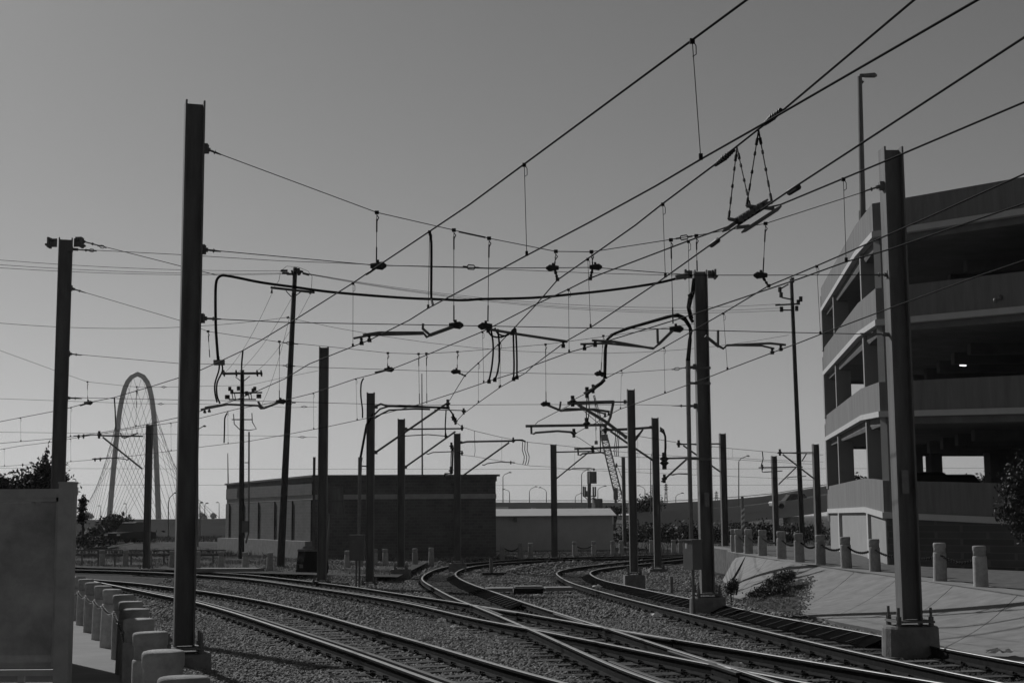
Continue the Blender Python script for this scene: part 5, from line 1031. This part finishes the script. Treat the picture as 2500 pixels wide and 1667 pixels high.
for i, (x, y, d, w_) in enumerate(((1626,1180,900,10),(1594,1182,900,9),(1749,1199,1100,9))):
    o = thing('transmission_tower', D(x, 1240, d), 'far lattice transmission tower, %s' % ('between the farther curve pole and the stout pole','at the farther curve pole','right of the stout cable pole')[i], 'tower', 'far transmission towers'); m = MB(); k_ = d/FPX
    for s_ in (-1, 1): m.tube([D(x+s_*w_*.4,1240,d), D(x+s_*w_*.12,y,d)], .25, 4)
    for j in range(6): yy = y+j*(1240-y)/6; f = .12+.28*j/6; g_ = .12+.28*(j+1)/6; m.tube([D(x-w_*f,yy,d), D(x+w_*g_,yy+(1240-y)/6,d)], .16, 3); m.tube([D(x+w_*f,yy,d), D(x-w_*g_,yy+(1240-y)/6,d)], .16, 3)
    m.build('frame', STEEL2, o); m = MB()
    for yy in (y+4, y+9, y+14): m.tube([D(x-w_*.5,yy,d), D(x+w_*.5,yy,d)], .22, 4)
    m.build('cross_arms', STEEL2, o)
st = thing('striped_post', D(1815, 1320, 138), 'post with slanted black and white stripes left of the ramp', 'post'); d = 138
MB().tube([D(1813,1330,d), D(1812,1212,d)], .14, 10).build('post', CONC, st)
for k in range(4): y_ = 1238+k*13; MB().poly([D(1810,y_+7,d-.2),D(1818,y_,d-.2),D(1818,y_+6,d-.2),D(1810,y_+13,d-.2),D(1810,y_+7,d-.15),D(1818,y_,d-.15),D(1818,y_+6,d-.15),D(1810,y_+13,d-.15)], [(0,3,2,1),(4,5,6,7),(0,1,5,4),(1,2,6,5),(2,3,7,6),(3,0,4,7)]).build('stripe', WHITE if k % 1 == 0 else STEEL, st)
# white vans and trailers far behind the shed
for i, (x0, x1, y0, y1) in enumerate(((1207,1241,1237,1245),(1247,1262,1243,1247),(1297,1309,1239,1242),(1358,1410,1242.5,1246))):
    a, b = D(x0,y0,200), D(x1,y1,200); o = thing('box_trailer', (a.x, 200, zg(200)), 'white trailer top showing above the pale shed roof, %s from the left' % ('first','second','third','fourth')[i], 'trailer', 'white trailers behind the shed')
    MB().box(((a.x+b.x)/2, 201, (a.z+zg(200)+.9)/2), (b.x-a.x, 2.2, a.z-zg(200)-.9)).build('box', WHITE, o); MB().box(((a.x+b.x)/2, 201, zg(200)+.55), (b.x-a.x-.4, 1.6, .5)).build('chassis', STEEL, o)
# ================================================================= GRASS AND RUBBLE
def grass(name, n, region, h0, h1, material, label, seed):
    r = np.random.default_rng(seed); p = region(r, n); n = len(p); x, y = p[:, 0], p[:, 1]; z = p[:, 2]
    a = r.uniform(0, 6.283, n); h = r.uniform(h0, h1, n); wd = h*.12; ln = r.normal(0, .25, (n, 2))*h[:, None]
    dx, dy = np.cos(a)*wd, np.sin(a)*wd
    V = np.stack([np.stack([x-dx, y-dy, z-.03], 1), np.stack([x+dx, y+dy, z-.03], 1), np.stack([x+ln[:, 0], y+ln[:, 1], z+h], 1)], 1).reshape(-1, 3)
    o = MB().poly(V.tolist(), [(3*i, 3*i+1, 3*i+2) for i in range(n)]).build(name, material); return tag(o, label, 'grass', kind='stuff')
def rg_left(r, n):
    x = r.uniform(-31, -5.5, n*2); y = r.uniform(62, 112, n*2); ymin = np.interp(x, [-32, -5], [88.5, 64]); k = (y > ymin) & (np.sin(x*1.3+y*.7)+np.sin(x*.5-y*.4)+r.normal(0, .7, n*2) > -.4); x, y = x[k][:n], y[k][:n]
    return np.stack([x, y, zgv(y)+.03], 1)
grass('dry_grass', 40000, rg_left, .05, .15, LEAFG, 'short dry grass on the verge beyond the far left track', 3)
def rg_mid(r, n):
    x = r.uniform(-2, 12, n); y = r.uniform(97, 111, n); return np.stack([x, y, zgv(y)+.03], 1)
grass('dry_grass', 10000, rg_mid, .05, .15, LEAFG, 'short dry grass strip before the low shed', 4)
def slope_h(x, y):
    u = .5
    for _ in range(8):                      # section runs skewed: foot at y-1.9(1-u) .. crest at y
        yc = y+6.0*(1-u); c = crest(yc); yb = yc-6.0; fx = float(slope_x(yb)); u = min(1., max(0., (x-fx)/(c.x-fx)))
    return (zg(yb)-.12)*(1-u)+c.z*u-.10*math.sin(u*math.pi)
rub = MB(); gx, gy = 26, 46; PV = []
wc = [(6.6, 41.0), (6.9, 36.0), (8.6, 43.0)]
def wmask(x, y):                            # ragged wedge: 1 inside, 0 outside
    r = 9.
    for i in range(3):
        (ax, ay), (bx, by) = wc[i], wc[(i+1) % 3]; n_ = Vector((by-ay, -(bx-ax))); n_.normalize(); r = min(r, -(n_.x*(x-ax)+n_.y*(y-ay)))
    return r
sgn = 1 if wmask(7.3, 40.2) > 0 else -1
for i in range(gx+1):
    for j in range(gy+1):
        x, y = 6.2+2.9*i/gx, 33.3+10*j/gy; mk_ = wmask(x, y)*sgn+.22*math.sin(y*2.3)+.16*math.sin(x*5+y*4.1)+random.uniform(-.1, .1)-.05
        PV.append((x, y, slope_h(x, y)+max(-.12, min(.07, mk_*.25))+random.uniform(-.015, .02)))
rub.poly(PV, [(i*(gy+1)+j, (i+1)*(gy+1)+j, (i+1)*(gy+1)+j+1, i*(gy+1)+j+1) for i in range(gx) for j in range(gy)])
tag(rub.build('rubble_mound', mat('rubble_soil', .04, .95, 0, .6, 8, .8, 20)), 'heap of dark rubble and soil spilling over the broken slope', 'rubble')
m = MB(); k_ = 0
while k_ < 3600:
    x, y = random.uniform(6.3, 8.9), random.uniform(33.4, 43); mk_ = wmask(x, y)*sgn
    if mk_ < random.uniform(-.5, .15): continue
    k_ += 1; p = Vector((x, y, slope_h(x, y)+max(.0, min(.07, mk_*.25))+.005)); s_ = random.uniform(.012, .05)
    e = [Vector((random.uniform(.6, 1.2), 0, random.uniform(-.3, .3))), Vector((-random.uniform(.6, 1.2), 0, 0)), Vector((0, random.uniform(.6, 1.2), .2)), Vector((0, -random.uniform(.6, 1.2), 0)), Vector((0, 0, random.uniform(.5, 1.)))]
    m.poly([p+k*s_ for k in e], [(0, 2, 4), (2, 1, 4), (1, 3, 4), (3, 0, 4)])
tag(m.build('rubble_stones', STONE), 'loose stones and broken bits on the rubble heap', 'rubble', kind='stuff')

def rg_far(r, n):
    y = r.uniform(100, 212, n); x = r.uniform(-62, -16, n); x = np.where(r.random(n) < .25, r.uniform(8, 50, n), x); return np.stack([x, y, zgv(y)+.03], 1)
grass('scrub', 30000, rg_far, .12, .42, LEAFD, 'rough dark scrub covering the far ground around the embankment', 6)

# ================================================================= HAZE
hz = bpy.data.materials.new('haze_air'); hz.use_nodes = True; t_ = hz.node_tree; t_.nodes.remove(t_.nodes['Principled BSDF'])
pv = t_.nodes.new('ShaderNodeVolumePrincipled'); pv.inputs['Color'].default_value = (.9, .9, .9, 1); pv.inputs['Density'].default_value = .9e-4; pv.inputs['Anisotropy'].default_value = .3
t_.links.new(pv.outputs[0], t_.nodes['Material Output'].inputs['Volume'])
tag(MB().box((0, 3000, 63), (6400, 6400, 138)).build('haze', hz), 'thin pale haze in the distance', 'haze', kind='stuff')
